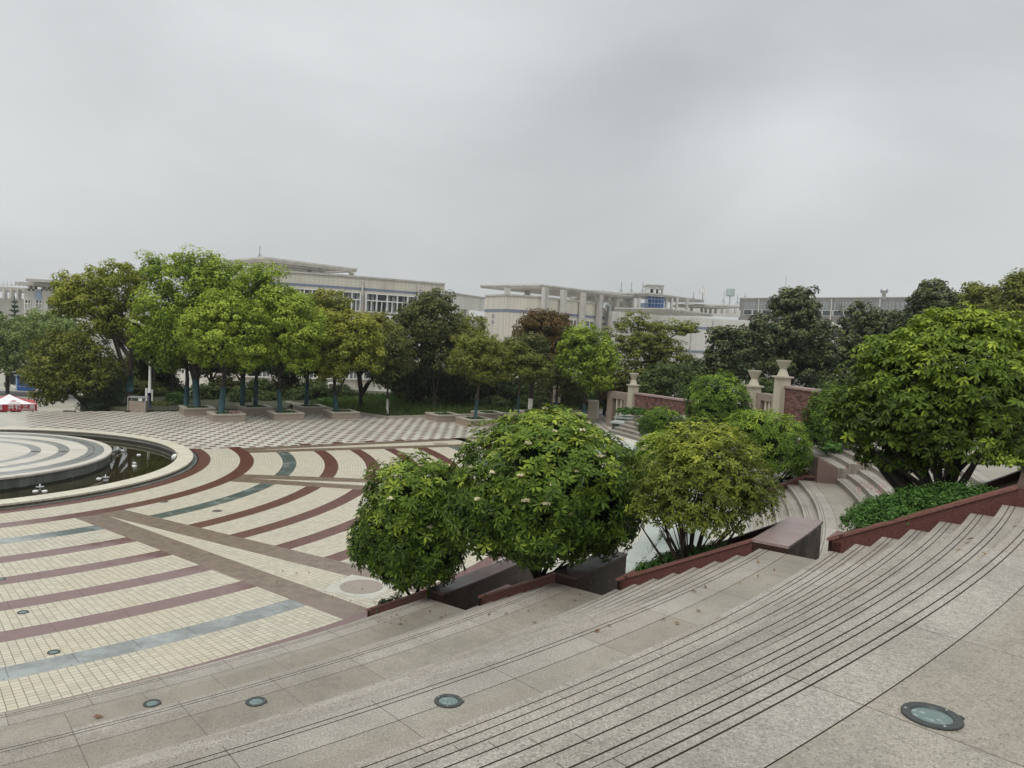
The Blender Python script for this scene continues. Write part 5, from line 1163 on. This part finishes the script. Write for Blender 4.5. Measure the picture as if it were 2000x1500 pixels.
antenna('cell mast with three panels at the right end of the roof frame', 1372, 586, 561, 128, 1)
antenna('short mast left of the panelled cell mast', 1354, 584, 570, 128)
antenna('mast with a pale green drum beside the grey block', 1425, 592, 562, 146, 2)
antenna('thin mast left of the pale green drum', 1413, 592, 570, 146); antenna('mast between the pale green drum and the grey block', 1440, 594, 576, 146)
antenna('mast at the left end of the grey block roof', 1455, 581, 571, 160); antenna('tall mast behind the tallest magnolia top', 1533, 581, 541, 160)
p = at(1726, 580, 150); vent = empty('roof_vent', p, 'round steel roof vent with a ball top on the grey block', 'vent'); g = MB(); g.lathe([(.35, -.3), (.35, .7), (.6, .8), (.75, 1.2), (.55, 1.6), (0, 1.75)], sides=16); g.build('vent_body', m_steel, vent, smooth=True)

# ------------------------------------------------------------------ tent, people, kiosk, lamp post, cabinet at left
TZ = -2.55; TY = 50.5
pr = at(72, 800, TY); tw_ = 2.9; TR = R_(36)
tent = empty('canopy_tent', Vector((pr.x - tw_ / 2 * (math.cos(TR) + math.sin(TR)), TY - tw_ / 2 * (math.sin(TR) - math.cos(TR)), TZ)), 'red and white pop-up canopy tent with white lettering on its valance', 'tent', rz=TR)
hw = tw_ / 2; zv1 = at(60, 788.5, TY).z - TZ; zv0 = at(60, 801.5, TY).z - TZ; zpk = at(22, 766.5, TY + hw).z - TZ
m_tw = plain('white_tent_fabric', (.75, .74, .75), .6, .04); m_tr = plain('red_tent_fabric', (.42, .03, .045), .6, .1)
def roofside(a, b, mat, nm):
    g = MB(); n = 8; rows = []
    for i in range(n + 1):
        f = i / n; z = zv1 + (zpk - zv1) * (f ** 1.55); rows.append([Vector((x * (1 - f) + 0, y * (1 - f), z)) for x, y in (a, b)])
    for r0, r1 in zip(rows[:-1], rows[1:]): g.face([r0[0], r0[1], r1[1], r1[0]])
    return g.build(nm, mat, tent)
cs = [(-hw, -hw), (hw, -hw), (hw, hw), (-hw, hw)]
rf = roofside(cs[0], cs[1], m_tw, 'front_roof_panel'); roofside(cs[1], cs[2], m_tr, 'side_roof_panel'); roofside(cs[2], cs[3], m_tw, 'back_roof_panel'); roofside(cs[3], cs[0], m_tr, 'side_roof_panel')
g = MB()
for a, b in zip(cs, cs[1:] + cs[:1]):
    d = Vector((b[0] - a[0], b[1] - a[1], 0)).normalized(); T_ = T2(Vector((*a, 0)), Vector((*b, 0))); g.box(0, tw_, -.012, .012, zv0, zv1, T=T_)
val_ = g.build('valance', m_tr, tent)
for a in cs: g = MB(); g.box(a[0] * .985 - .03, a[0] * .985 + .03, a[1] * .985 - .03, a[1] * .985 + .03, 0, zv1); g.build('leg', m_steel, tent)
def text(body, size, loc, parent, mat, name='lettering', rx=90):
    cu = bpy.data.curves.new(name, 'FONT'); cu.body = body; cu.size = size; cu.align_x = 'CENTER'; cu.align_y = 'CENTER'; cu.extrude = .004; cu.offset = .006
    o = bpy.data.objects.new(name, cu); COL.objects.link(o)
    dg = bpy.context.evaluated_depsgraph_get(); me = bpy.data.meshes.new_from_object(o.evaluated_get(dg)); bpy.data.objects.remove(o)
    me.materials.clear(); me.materials.append(mat); o2_ = bpy.data.objects.new(name, me); COL.objects.link(o2_); o2_.parent = parent; o2_.location = loc; o2_.rotation_euler = (R_(rx), 0, 0); return o2_
px2 = lambda u: hw * (u - 22) / 50
mv = (zv0 + zv1) / 2
for ch, u, s in (('共', 23, .36), ('铭', 36.5, .36), ('三', 50, .36), ('高', 63, .34), ('国', 1, .36)): text(ch, s, (px2(u), -hw - .03, mv + .02), tent, m_tw)
g = MB(); g.box(px2(42), px2(68), -hw - .025, -hw - .0125, zv0 + .05, zv0 + .08); g.build('small_lettering', m_tw, val_)
fr = lambda f: (zv1 + (zpk - zv1) * f ** 1.55, -hw * (1 - f))
for u, v in ((26.0, 781.5), (29.2, 782), (31.6, 781.5)):
    z, y = fr(.4); p = at(u, v, TY + .9) - tent.location; g = MB()
    g.lathe([(.045, 0), (.085, 0)], sides=14); o = g.build('logo_mark', m_tr, tent, loc=(px2(u), -hw * .61 - .03, fr(.39)[0])); o.rotation_euler = (R_(50), 0, 0)
g = MB(); p = at(31, 786.2, TY + .6) - tent.location; g.box(-.32, .32, -.01, .01, -.02, .02); g.build('small_lettering', m_concd, tent, loc=(px2(30), -hw * .84 - .06, fr(.16)[0] + .03))
def person(label, x, y, z, h, shirt, seed):
    """one continuous standing figure grown from a skeleton; hair is a child"""
    rnd = random.Random(seed); V = [(0, 0, .53, .085), (0, 0, .66, .08), (0, 0, .78, .095), (0, .0, .845, .04), (0, -.005, .93, .058), (0, 0, .985, .035),
        (.10, 0, .79, .042), (.125, .01, .64, .032), (.11, -.06, .50, .025), (.105, -.09, .45, .02), (-.10, 0, .79, .042), (-.125, .01, .64, .032), (-.11, -.06, .50, .025), (-.105, -.09, .45, .02),
        (.052, 0, .48, .062), (.055, 0, .27, .042), (.058, .01, .045, .028), (.06, -.07, .02, .024), (-.052, 0, .48, .062), (-.055, 0, .27, .042), (-.058, .01, .045, .028), (-.06, -.07, .02, .024)]
    Ed = [(0, 1), (1, 2), (2, 3), (3, 4), (4, 5), (2, 6), (6, 7), (7, 8), (8, 9), (2, 10), (10, 11), (11, 12), (12, 13), (0, 14), (14, 15), (15, 16), (16, 17), (0, 18), (18, 19), (19, 20), (20, 21)]
    me = bpy.data.meshes.new('person'); me.from_pydata([(a * h, b * h, c * h) for a, b, c, _ in V], Ed, []); o = bpy.data.objects.new('person', me); COL.objects.link(o)
    sk = o.modifiers.new('skin', 'SKIN'); o.modifiers.new('sub', 'SUBSURF').levels = 1
    for i, q in enumerate(V): me.skin_vertices[0].data[i].radius = (q[3] * h, q[3] * h)
    me.skin_vertices[0].data[0].use_root = True
    t = NT('person_clothes'); sx = t.n('ShaderNodeSeparateXYZ'); t.l(t.obj(), sx.inputs[0])
    t.base(t.mix(t.m('GREATER_THAN', sx.outputs[2], .835 * h), t.mix(t.m('GREATER_THAN', sx.outputs[2], .52 * h), (.03, .035, .05), shirt), (.42, .26, .19)), .8); me.materials.append(t.mat)
    o.location = (x, y, z); tag(o, label, 'person', 'people under the tent')
    g = MB(); g.lathe([(0, .075 * h), (.045 * h, .06 * h), (.066 * h, .01 * h), (.062 * h, -.03 * h)], sides=12); hr = g.build('hair', m_groove, o, loc=(0, .008 * h, .935 * h), smooth=True)
    return o
for i, (u, lb, c_, hh) in enumerate(((8, 'person in dark clothes at the left under the tent', (.03, .03, .035), 1.72), (27, 'person in a black top standing in the middle under the tent', (.05, .04, .05), 1.74), (36.5, 'person in a dark red top at the right under the tent', (.10, .02, .03), 1.75))):
    person(lb, at(u, 800, TY + 1.2).x, TY + 1.2, TZ, hh, c_, i)
kq = at(42, 763, 92); ks = empty('guard_kiosk', kq, 'small blue kiosk with a pale roof beside the road at far left', 'kiosk'); kk = 92 / FPX
g = MB(); wdt = 22 * kk; g.box(-wdt / 2, wdt / 2, 0, 1.4, 0, 28 * kk); g.build('body', m_bluef, ks); g = MB(); g.box(-wdt / 2 - .1, wdt / 2 + .1, -.15, 1.6, 28 * kk, 28 * kk + .14); g.build('roof', m_pale_blue, ks)
g = MB(); g.box(-wdt / 2 - .01, -wdt / 2 + .16, -.03, 0, 0, 28 * kk); g.build('corner_panel', m_pale_blue, ks); g = MB(); g.box(-wdt * .2, wdt * .44, -.04, 0, 12 * kk, 26 * kk); g.build('window', m_glass, ks); g = MB(); g.box(-wdt * .25, wdt * .46, -.05, 0, 7.5 * kk, 8.6 * kk); g.build('rail', m_pale_blue, ks)
# sloping shelter roof and low wall behind the kiosk
sh = at(30, 745, 100); so_ = empty('entrance_shelter', sh, 'pale sloping roof over a dark entrance behind the blue kiosk', 'shelter'); k = 100 / FPX
g = MB(); g.box(-30 * k, 26 * k, 1, 4, -.5, 17 * k); g.build('painted_opening_shade', plain('green_wall_painted_shade', (.03, .045, .04), .7), so_)  # solid box coloured dark to paint the shade under the roof
g = MB(); g.prism([(-26 * k, .2), (26 * k, .2), (26 * k, 3), (-26 * k, 3)], [15 * k, 22 * k, 22 * k, 15 * k], [20 * k, 27 * k, 27 * k, 20 * k]); g.build('roof', m_conc, so_)
g = MB(); g.box(-24 * k, -21 * k, .3, .6, -1, 16 * k); g.build('post', m_conc, so_)
lw = at(0, 752, 95); g = MB(); a = at(6, 745, 100) - lw; b = at(34, 762, 92) - lw; T_ = T2(Vector((a.x, a.y, 0)), Vector((b.x, b.y, 0))); g.box(0, 9, 0, .3, -1.2, -.1, T=T_); ow = g.build('low_wall', m_conc, loc=lw); tag(ow, 'low pale ramp wall leading to the blue kiosk', 'wall')
for i, (u, v, lb) in enumerate(((121, 775, 'square pale post under the left of the low spreading tree'), (14, 752, 'brown crate-like seat beside the far left tree'))):
    p = at(u, v + 4, 72 if i == 0 else 88); r_ = empty('bollard_post' if i == 0 else 'stone_bench', p, lb, 'post' if i == 0 else 'seat'); g = MB(); g.box(-.22, .22, -.22, .22, 0, .45); g.build('block', m_cap if i == 0 else m_brownst, r_); g = MB(); g.box(-.26, .26, -.26, .26, .452, .55); g.build('top', m_cap if i == 0 else m_brownst, r_)
g = MB(); a = atz(128, 803, .0); b = atz(150, 803, 0); T_ = T2(Vector((a.x, a.y, 0)), Vector((b.x, b.y, 0))); g.box(0, .62, 0, .3, 0, .06); ow = g.build('step_plate', m_groove, loc=a + Vector((0, -.3, 0))); tag(ow, 'dark flat plate lying at the far plaza edge', 'plate')
# lamp post
lb_ = at(291.5, 800, 47.5); lb_.z = 0; lp = empty('street_lamp', lb_, 'slim white lamp post with dark blue foot at the plaza edge', 'street lamp')
hp = at(293, 657, 47.5).z; h1 = at(291, 767, 47.5).z
g = MB(); g.tube([(0, 0, h1), (0, 0, hp)], [.085, .05], 12); g.build('pole', m_white, lp, smooth=True); g = MB(); g.tube([(0, 0, 0), (0, 0, h1)], [.11, .09], 12); g.lathe([(.17, 0), (.17, .06), (.1, .1)], sides=14); g.build('painted_foot', plain('navy_paint', (.012, .02, .085), .5), lp, smooth=True)
g = MB(); e_ = at(262, 628, 47.5) - lb_; g.tube([(0, 0, hp), (-.1, 0, hp + .45), (e_.x + .3, 0, e_.z - .05)], [.045, .04, .03], 8); g.build('arm', m_white, lp, smooth=True); g = MB(); g.tube([(e_.x - .25, 0, e_.z + .06), (e_.x, 0, e_.z + .02), (e_.x + .35, 0, e_.z - .05)], [.04, .1, .05], 10); g.build('lamp_head', m_white, lp, smooth=True)
g = MB(); g.box(-.26, -.13, -.02, .02, .45, 1.25); g.box(.12, .2, -.02, .02, .5, 1.2); g.build('notice_board', m_white, lp)
# stone cabinet
ca = atz(251, 804, 0); cab = empty('stone_cabinet', ca, 'brown stone-clad cabinet with a thin metal top frame and a pale notice', 'cabinet', rz=R_(6)); k = ca.y / FPX; w_ = 31 * k; h_ = 21 * k
g = MB(); g.box(0, w_, 0, .5, 0, h_); g.build('body', m_box, cab)
g = MB(); g.box(-.06, w_ + .06, -.06, .56, h_ + .22, h_ + .26)
for x in (-.04, w_ + .02): g.box(x - .02, x + .02, -.04, .0, 0, h_ + .22); g.box(x - .02, x + .02, .48, .52, 0, h_ + .22)
g.build('metal_frame', m_steel, cab); g = MB(); g.box(w_ * .6, w_ * .82, -.03, -.01, h_ + .02, h_ + .2); g.build('notice', m_white, cab)
g = MB(); g.box(w_ * .45, w_ * .49, -.012, 0, h_ * .6, h_ * .68); g.box(w_ * .3, w_ * .34, -.012, 0, h_ * .55, h_ * .6); g.build('hasp', m_groove, cab)
# pale electric boxes and signs among the trees
for u, v, Y, lb in ((1087, 770, 60, 'narrow pale sign post behind the small brownish tree'), (1157, 800, 52, 'low stone pier left of the slotted screen')):
    p = at(u, v + 6, Y); r_ = empty('stone_pier', p, lb, 'pier'); g = MB(); g.box(-.3, .3, -.2, .2, -.4, .75); g.build('body', m_box, r_); g = MB(); g.box(-.36, .36, -.26, .26, .752, .84); g.build('cap', m_cap, r_)
for x_, ws in ((1033, .1), (1036.5, .1), (1166, .11)):
    p = at(x_, 806, 54.5); p.z = .1; r_ = empty('young_tree_trunk', p, {1033: 'left of two slim white-footed trunks behind the rear box', 1036.5: 'right of two slim white-footed trunks behind the rear box', 1166: 'slim white-footed trunk left of the slotted screen'}[x_], 'tree', 'slim white-footed trunks')
    trunk_mesh('trunk', [Vector((0, 0, 0)), Vector((.05, 0, 2.2)), Vector((.1, 0, 4))], .09, .05, m_barkd, r_); g = MB(); g.tube([(0, 0, 0), (.02, 0, 1.1)], .1, 8); g.build('trunk_paint', m_lime, r_)
    crown_mesh('crown', [((.1, 0, 4.3), (.9, .9, .8))], 60, .4, 26, .18, L_dark, r_, int(x_))

# ------------------------------------------------------------------ small things on the paving
m_ring = plain('cast_metal_ring', (.045, .05, .048), .45, .2, 20, metal=.3); m_lens = NT('uplight_lens'); tl = m_lens
v = tl.n('ShaderNodeTexVoronoi', Scale=26.0); tl.l(tl.obj(), v.inputs['Vector']); tl.base(tl.ramp(v.outputs['Distance'], [(.12, (.24, .31, .29)), (.4, (.10, .15, .14))]), .12, .6); m_lens = tl.mat
def uplight(label, u, v_, z, r):
    p = atz(u, v_, z); root = empty('ground_uplight', p, label, 'ground light', 'round uplights let into the paving')
    g = MB(); g.lathe([(r * 1.0, -.02), (r * 1.0, .004), (r * .98, .009), (r * .70, .009), (r * .67, .005), (r * .66, .002)], sides=48); g.build('metal_ring', m_ring, root, smooth=False)
    g = MB(); g.lathe([(r * .66, .003), (r * .4, .006), (.001, .007)], sides=40); g.build('glass_lens', m_lens, root, smooth=True)
    for a_ in (.5, 2.6, 4.7):
        g = MB(); g.lathe([(.0, .0115), (r * .05, .0115), (r * .05, .009)], (r * .84 * math.cos(a_), r * .84 * math.sin(a_), 0), 8); g.build('screw', m_steel, root)
    g = MB(); g.box(r * .96, r * 1.1, -.012, .012, 0, .007); g.build('lug', m_ring, root); return root
uplight('nearest uplight, on the top landing at lower right', 1820, 1400, 4.2, .117)
uplight('uplight on the middle landing, below the centre', 876, 1370, 3.0, .105)
uplight('uplight on the lower landing, with its lug showing', 500, 1371, 1.8, .105)
uplight('uplight half hidden by a step edge on the lowest landing', 297, 1374, .9, .105)
uplight('uplight in the tiles just above the blue-grey band', 105, 1274, 0, .1); uplight('uplight in the tiles below the third mauve band', 45, 1196, 0, .1); uplight('uplight cut by the left edge of the picture', 1, 1131, 0, .1)
for u, v_, lb, r in ((424, 998, 'round dark drain cover between the grey band and the first red band', .14), (319, 980, 'flat drain cover beside the second red band', .15), (860, 867, 'round brown cover in the far tiles', .38)):
    p = atz(u, v_, 0); root = empty('drain_cover', p, lb, 'drain cover'); g = MB(); g.lathe([(r, 0), (r, .006), (r * .86, .008), (r * .82, .005), (.001, .005)], sides=28); g.build('lid', m_groove if r < .3 else m_brownst, root)
p = atz(706, 1146, 0); mh = empty('manhole_cover', p, 'round pinkish manhole cover in a pale square surround near the lowest planter', 'manhole cover', rz=R_(A32 * -1 + 13)); g = MB()
g.box(-.62, .62, -.62, .62, .0, .004); g.build('surround', plain('pale_slab', (.43, .42, .37), .6, .12), mh); g = MB(); g.lathe([(.47, .004), (.47, .009), (.001, .009)], sides=40); g.build('lid', plain('pinkish_lid', (.27, .225, .19), .6, .15, 5, fine=60), mh)
g = MB()
for a_, b_ in (((0, 0), (.10, .035)), ((.02, -.03), (.09, -.05)), ((.01, .0), (.04, .08))):
    pass
lp_ = atz(184, 1402, .9); lf = MB(); lf.face([(0, 0, .012), (.05, .03, .03), (.11, .01, .015), (.05, -.035, .02)]); lf.face([(-.02, .0, .008), (.03, .04, .012), (.0, .06, .02)]); ol_ = lf.build('fallen_leaf', plain('dry_leaf', (.17, .08, .045), .8), loc=lp_); tag(ol_, 'curled dry brown leaf on the lowest landing', 'leaf')
tw2 = atz(728, 1184, .62); rg = np.random.default_rng(3)
# fountain fittings in the pool
wz = -.14
FL = [(193, 936, 'nearest pair, right'), ] 
for u, v_, lb in ((69, 960, 'left of the pair of white floats nearest the coping'), (87, 960, 'right of the pair of white floats nearest the coping'), (193, 935.5, 'white float beside the platform'), (262, 911, 'white float in the middle of the pool'), (271, 889, 'white float toward the far wall'), (207, 964 - 26, 'white float behind the float beside the platform'), (263, 905, 'small float behind the middle float')):
    p = atz(u, v_, wz); r = .085 if 'small' not in lb else .055; root = empty('pool_float_light', p, lb + ' on the pool water', 'float', 'white floats in the pool'); g = MB(); g.lathe([(r * .8, -.02), (r, .0), (r, .025), (r * .7, .04), (.001, .045)], sides=20); g.build('disc', m_white, root); g = MB(); g.lathe([(.012, -.4), (.012, 0)], sides=6); g.build('stem', m_steel, root)
for u, v_, lb in ((78, 957, 'short nozzle pipe between the nearest pair of floats'), (230, 882, 'nozzle cluster near the platform in the far half of the pool'), (206, 938, 'tall nozzle near the platform')):
    p = atz(u, v_, wz); root = empty('fountain_nozzle', p, lb, 'nozzle', 'fountain nozzles'); g = MB(); g.lathe([(.035, -.4), (.035, .12), (.02, .13), (.02, .2), (0, .2)], sides=10); g.build('pipe', m_steel, root, smooth=True); g = MB(); g.lathe([(.001, .1), (.13, .1), (.13, .115), (.001, .115)], sides=16); g.build('collar', m_steel, root)
    if 'cluster' in lb:
        g = MB()
        for j in range(5): a_ = j * 1.256; g.tube([(.0, 0, .03), (.3 * math.cos(a_), .3 * math.sin(a_), .05), (.34 * math.cos(a_), .34 * math.sin(a_), .14)], .025, 6)
        g.build('branch_pipe', m_steel, root)
p = atz(332, 893, .0); p = wpol(8.2, math.degrees(math.atan2(p.y - CY, p.x - CX)), -.02); sp_l = empty('pool_spotlight', p, 'white bowl-shaped spotlight hanging on the pool wall', 'spotlight'); g = MB(); g.lathe([(.001, .16), (.07, .14), (.13, .08), (.15, 0), (.13, -.02), (.001, -.03)], sides=20); bo = g.build('bowl', m_white, sp_l, smooth=True); bo.rotation_euler = (R_(20), R_(-70), 0); g = MB(); g.tube([(.1, 0, -.25), (.1, 0, .2)], .018, 6); g.build('bracket', m_groove, sp_l)
# dry leaves blown onto the steps and the paving under the shrubs
rg = np.random.default_rng(77); n = 90; Q = []
for i in range(n):
    k = rg.random()
    if k < .3: r_, a_, z_ = rg.uniform(18, 22), rg.uniform(-35, -29), .004
    elif k < .45: r_, a_, z_ = rg.uniform(24.4, 25.3), rg.uniform(-40, -36.4), .9
    elif k < .6: r_, a_, z_ = rg.uniform(27, 27.9), rg.uniform(-40, -36.4), 1.8
    elif k < .75: r_, a_, z_ = rg.uniform(30.2, 30.9), rg.uniform(-44, -36.4), 3.0
    else: j = rg.integers(0, 7); r_, a_, z_ = 31.0 + .3 * j + rg.uniform(.15, .27), rg.uniform(-42, -37.4), 3.15 + .15 * j
    Q.append(np.array(wpol(r_, a_, z_ + .006)))
Q = np.array(Q); nn = unit(np.stack([rg.normal(0, .25, n), rg.normal(0, .25, n), np.ones(n)], 1)); V = cards(Q + np.array([0, 0, .012]), nn, rg.uniform(.04, .09, n), rg.uniform(.02, .04, n), rg)
tag(fast_mesh('fallen_leaves', V, 4, rg.random(n), leafmat('dry_leaves', (.10, .055, .03), (.2, .12, .05))), 'dry leaves scattered on the steps and paving near the shrubs', 'leaves', kind='stuff')
# weeds in the joints of the marble cascade and the steps
rg = np.random.default_rng(9); P_ = []
for r_, z_ in ((26.33, .6), (26.93, .75), (25.73, .45)):
    for a_ in rg.uniform(-34, -16, 26): P_.append(np.array(wpol(r_ - .03, a_, z_)))
P_ = np.repeat(np.array(P_), 7, 0); k = len(P_); P_[:, :2] += rg.normal(0, .06, (k, 2)); a_ = rg.uniform(0, 6.28, k); h = rg.uniform(.06, .2, k); d_ = np.stack([np.cos(a_), np.sin(a_), np.zeros(k)], 1)
V = np.stack([P_ - d_ * .008, P_ + d_ * .008, P_ + d_ * .05 + np.array([0, 0, 1]) * h[:, None], P_ + d_ * .045 + np.array([0, 0, 1]) * h[:, None]], 1)
tag(fast_mesh('weeds', V, 4, rg.random(k), m_grass), 'thin weeds growing in the joints of the pale marble steps', 'weeds', kind='stuff')
# ------------------------------------------------------------------ the air
hz = MB(); hz.box(-330, 330, -70, 330, -6, 45)
t = NT('haze'); v_ = t.n('ShaderNodeVolumePrincipled'); v_.inputs['Color'].default_value = (.93, .95, .97, 1); v_.inputs['Density'].default_value = .00035; v_.inputs['Anisotropy'].default_value = .3
t.l(v_.outputs[0], t.out.inputs['Volume'])
for l_ in list(t.out.inputs['Surface'].links): t.t.links.remove(l_)
tag(hz.build('haze', t.mat), 'thin pale haze in the air', 'haze', kind='stuff')
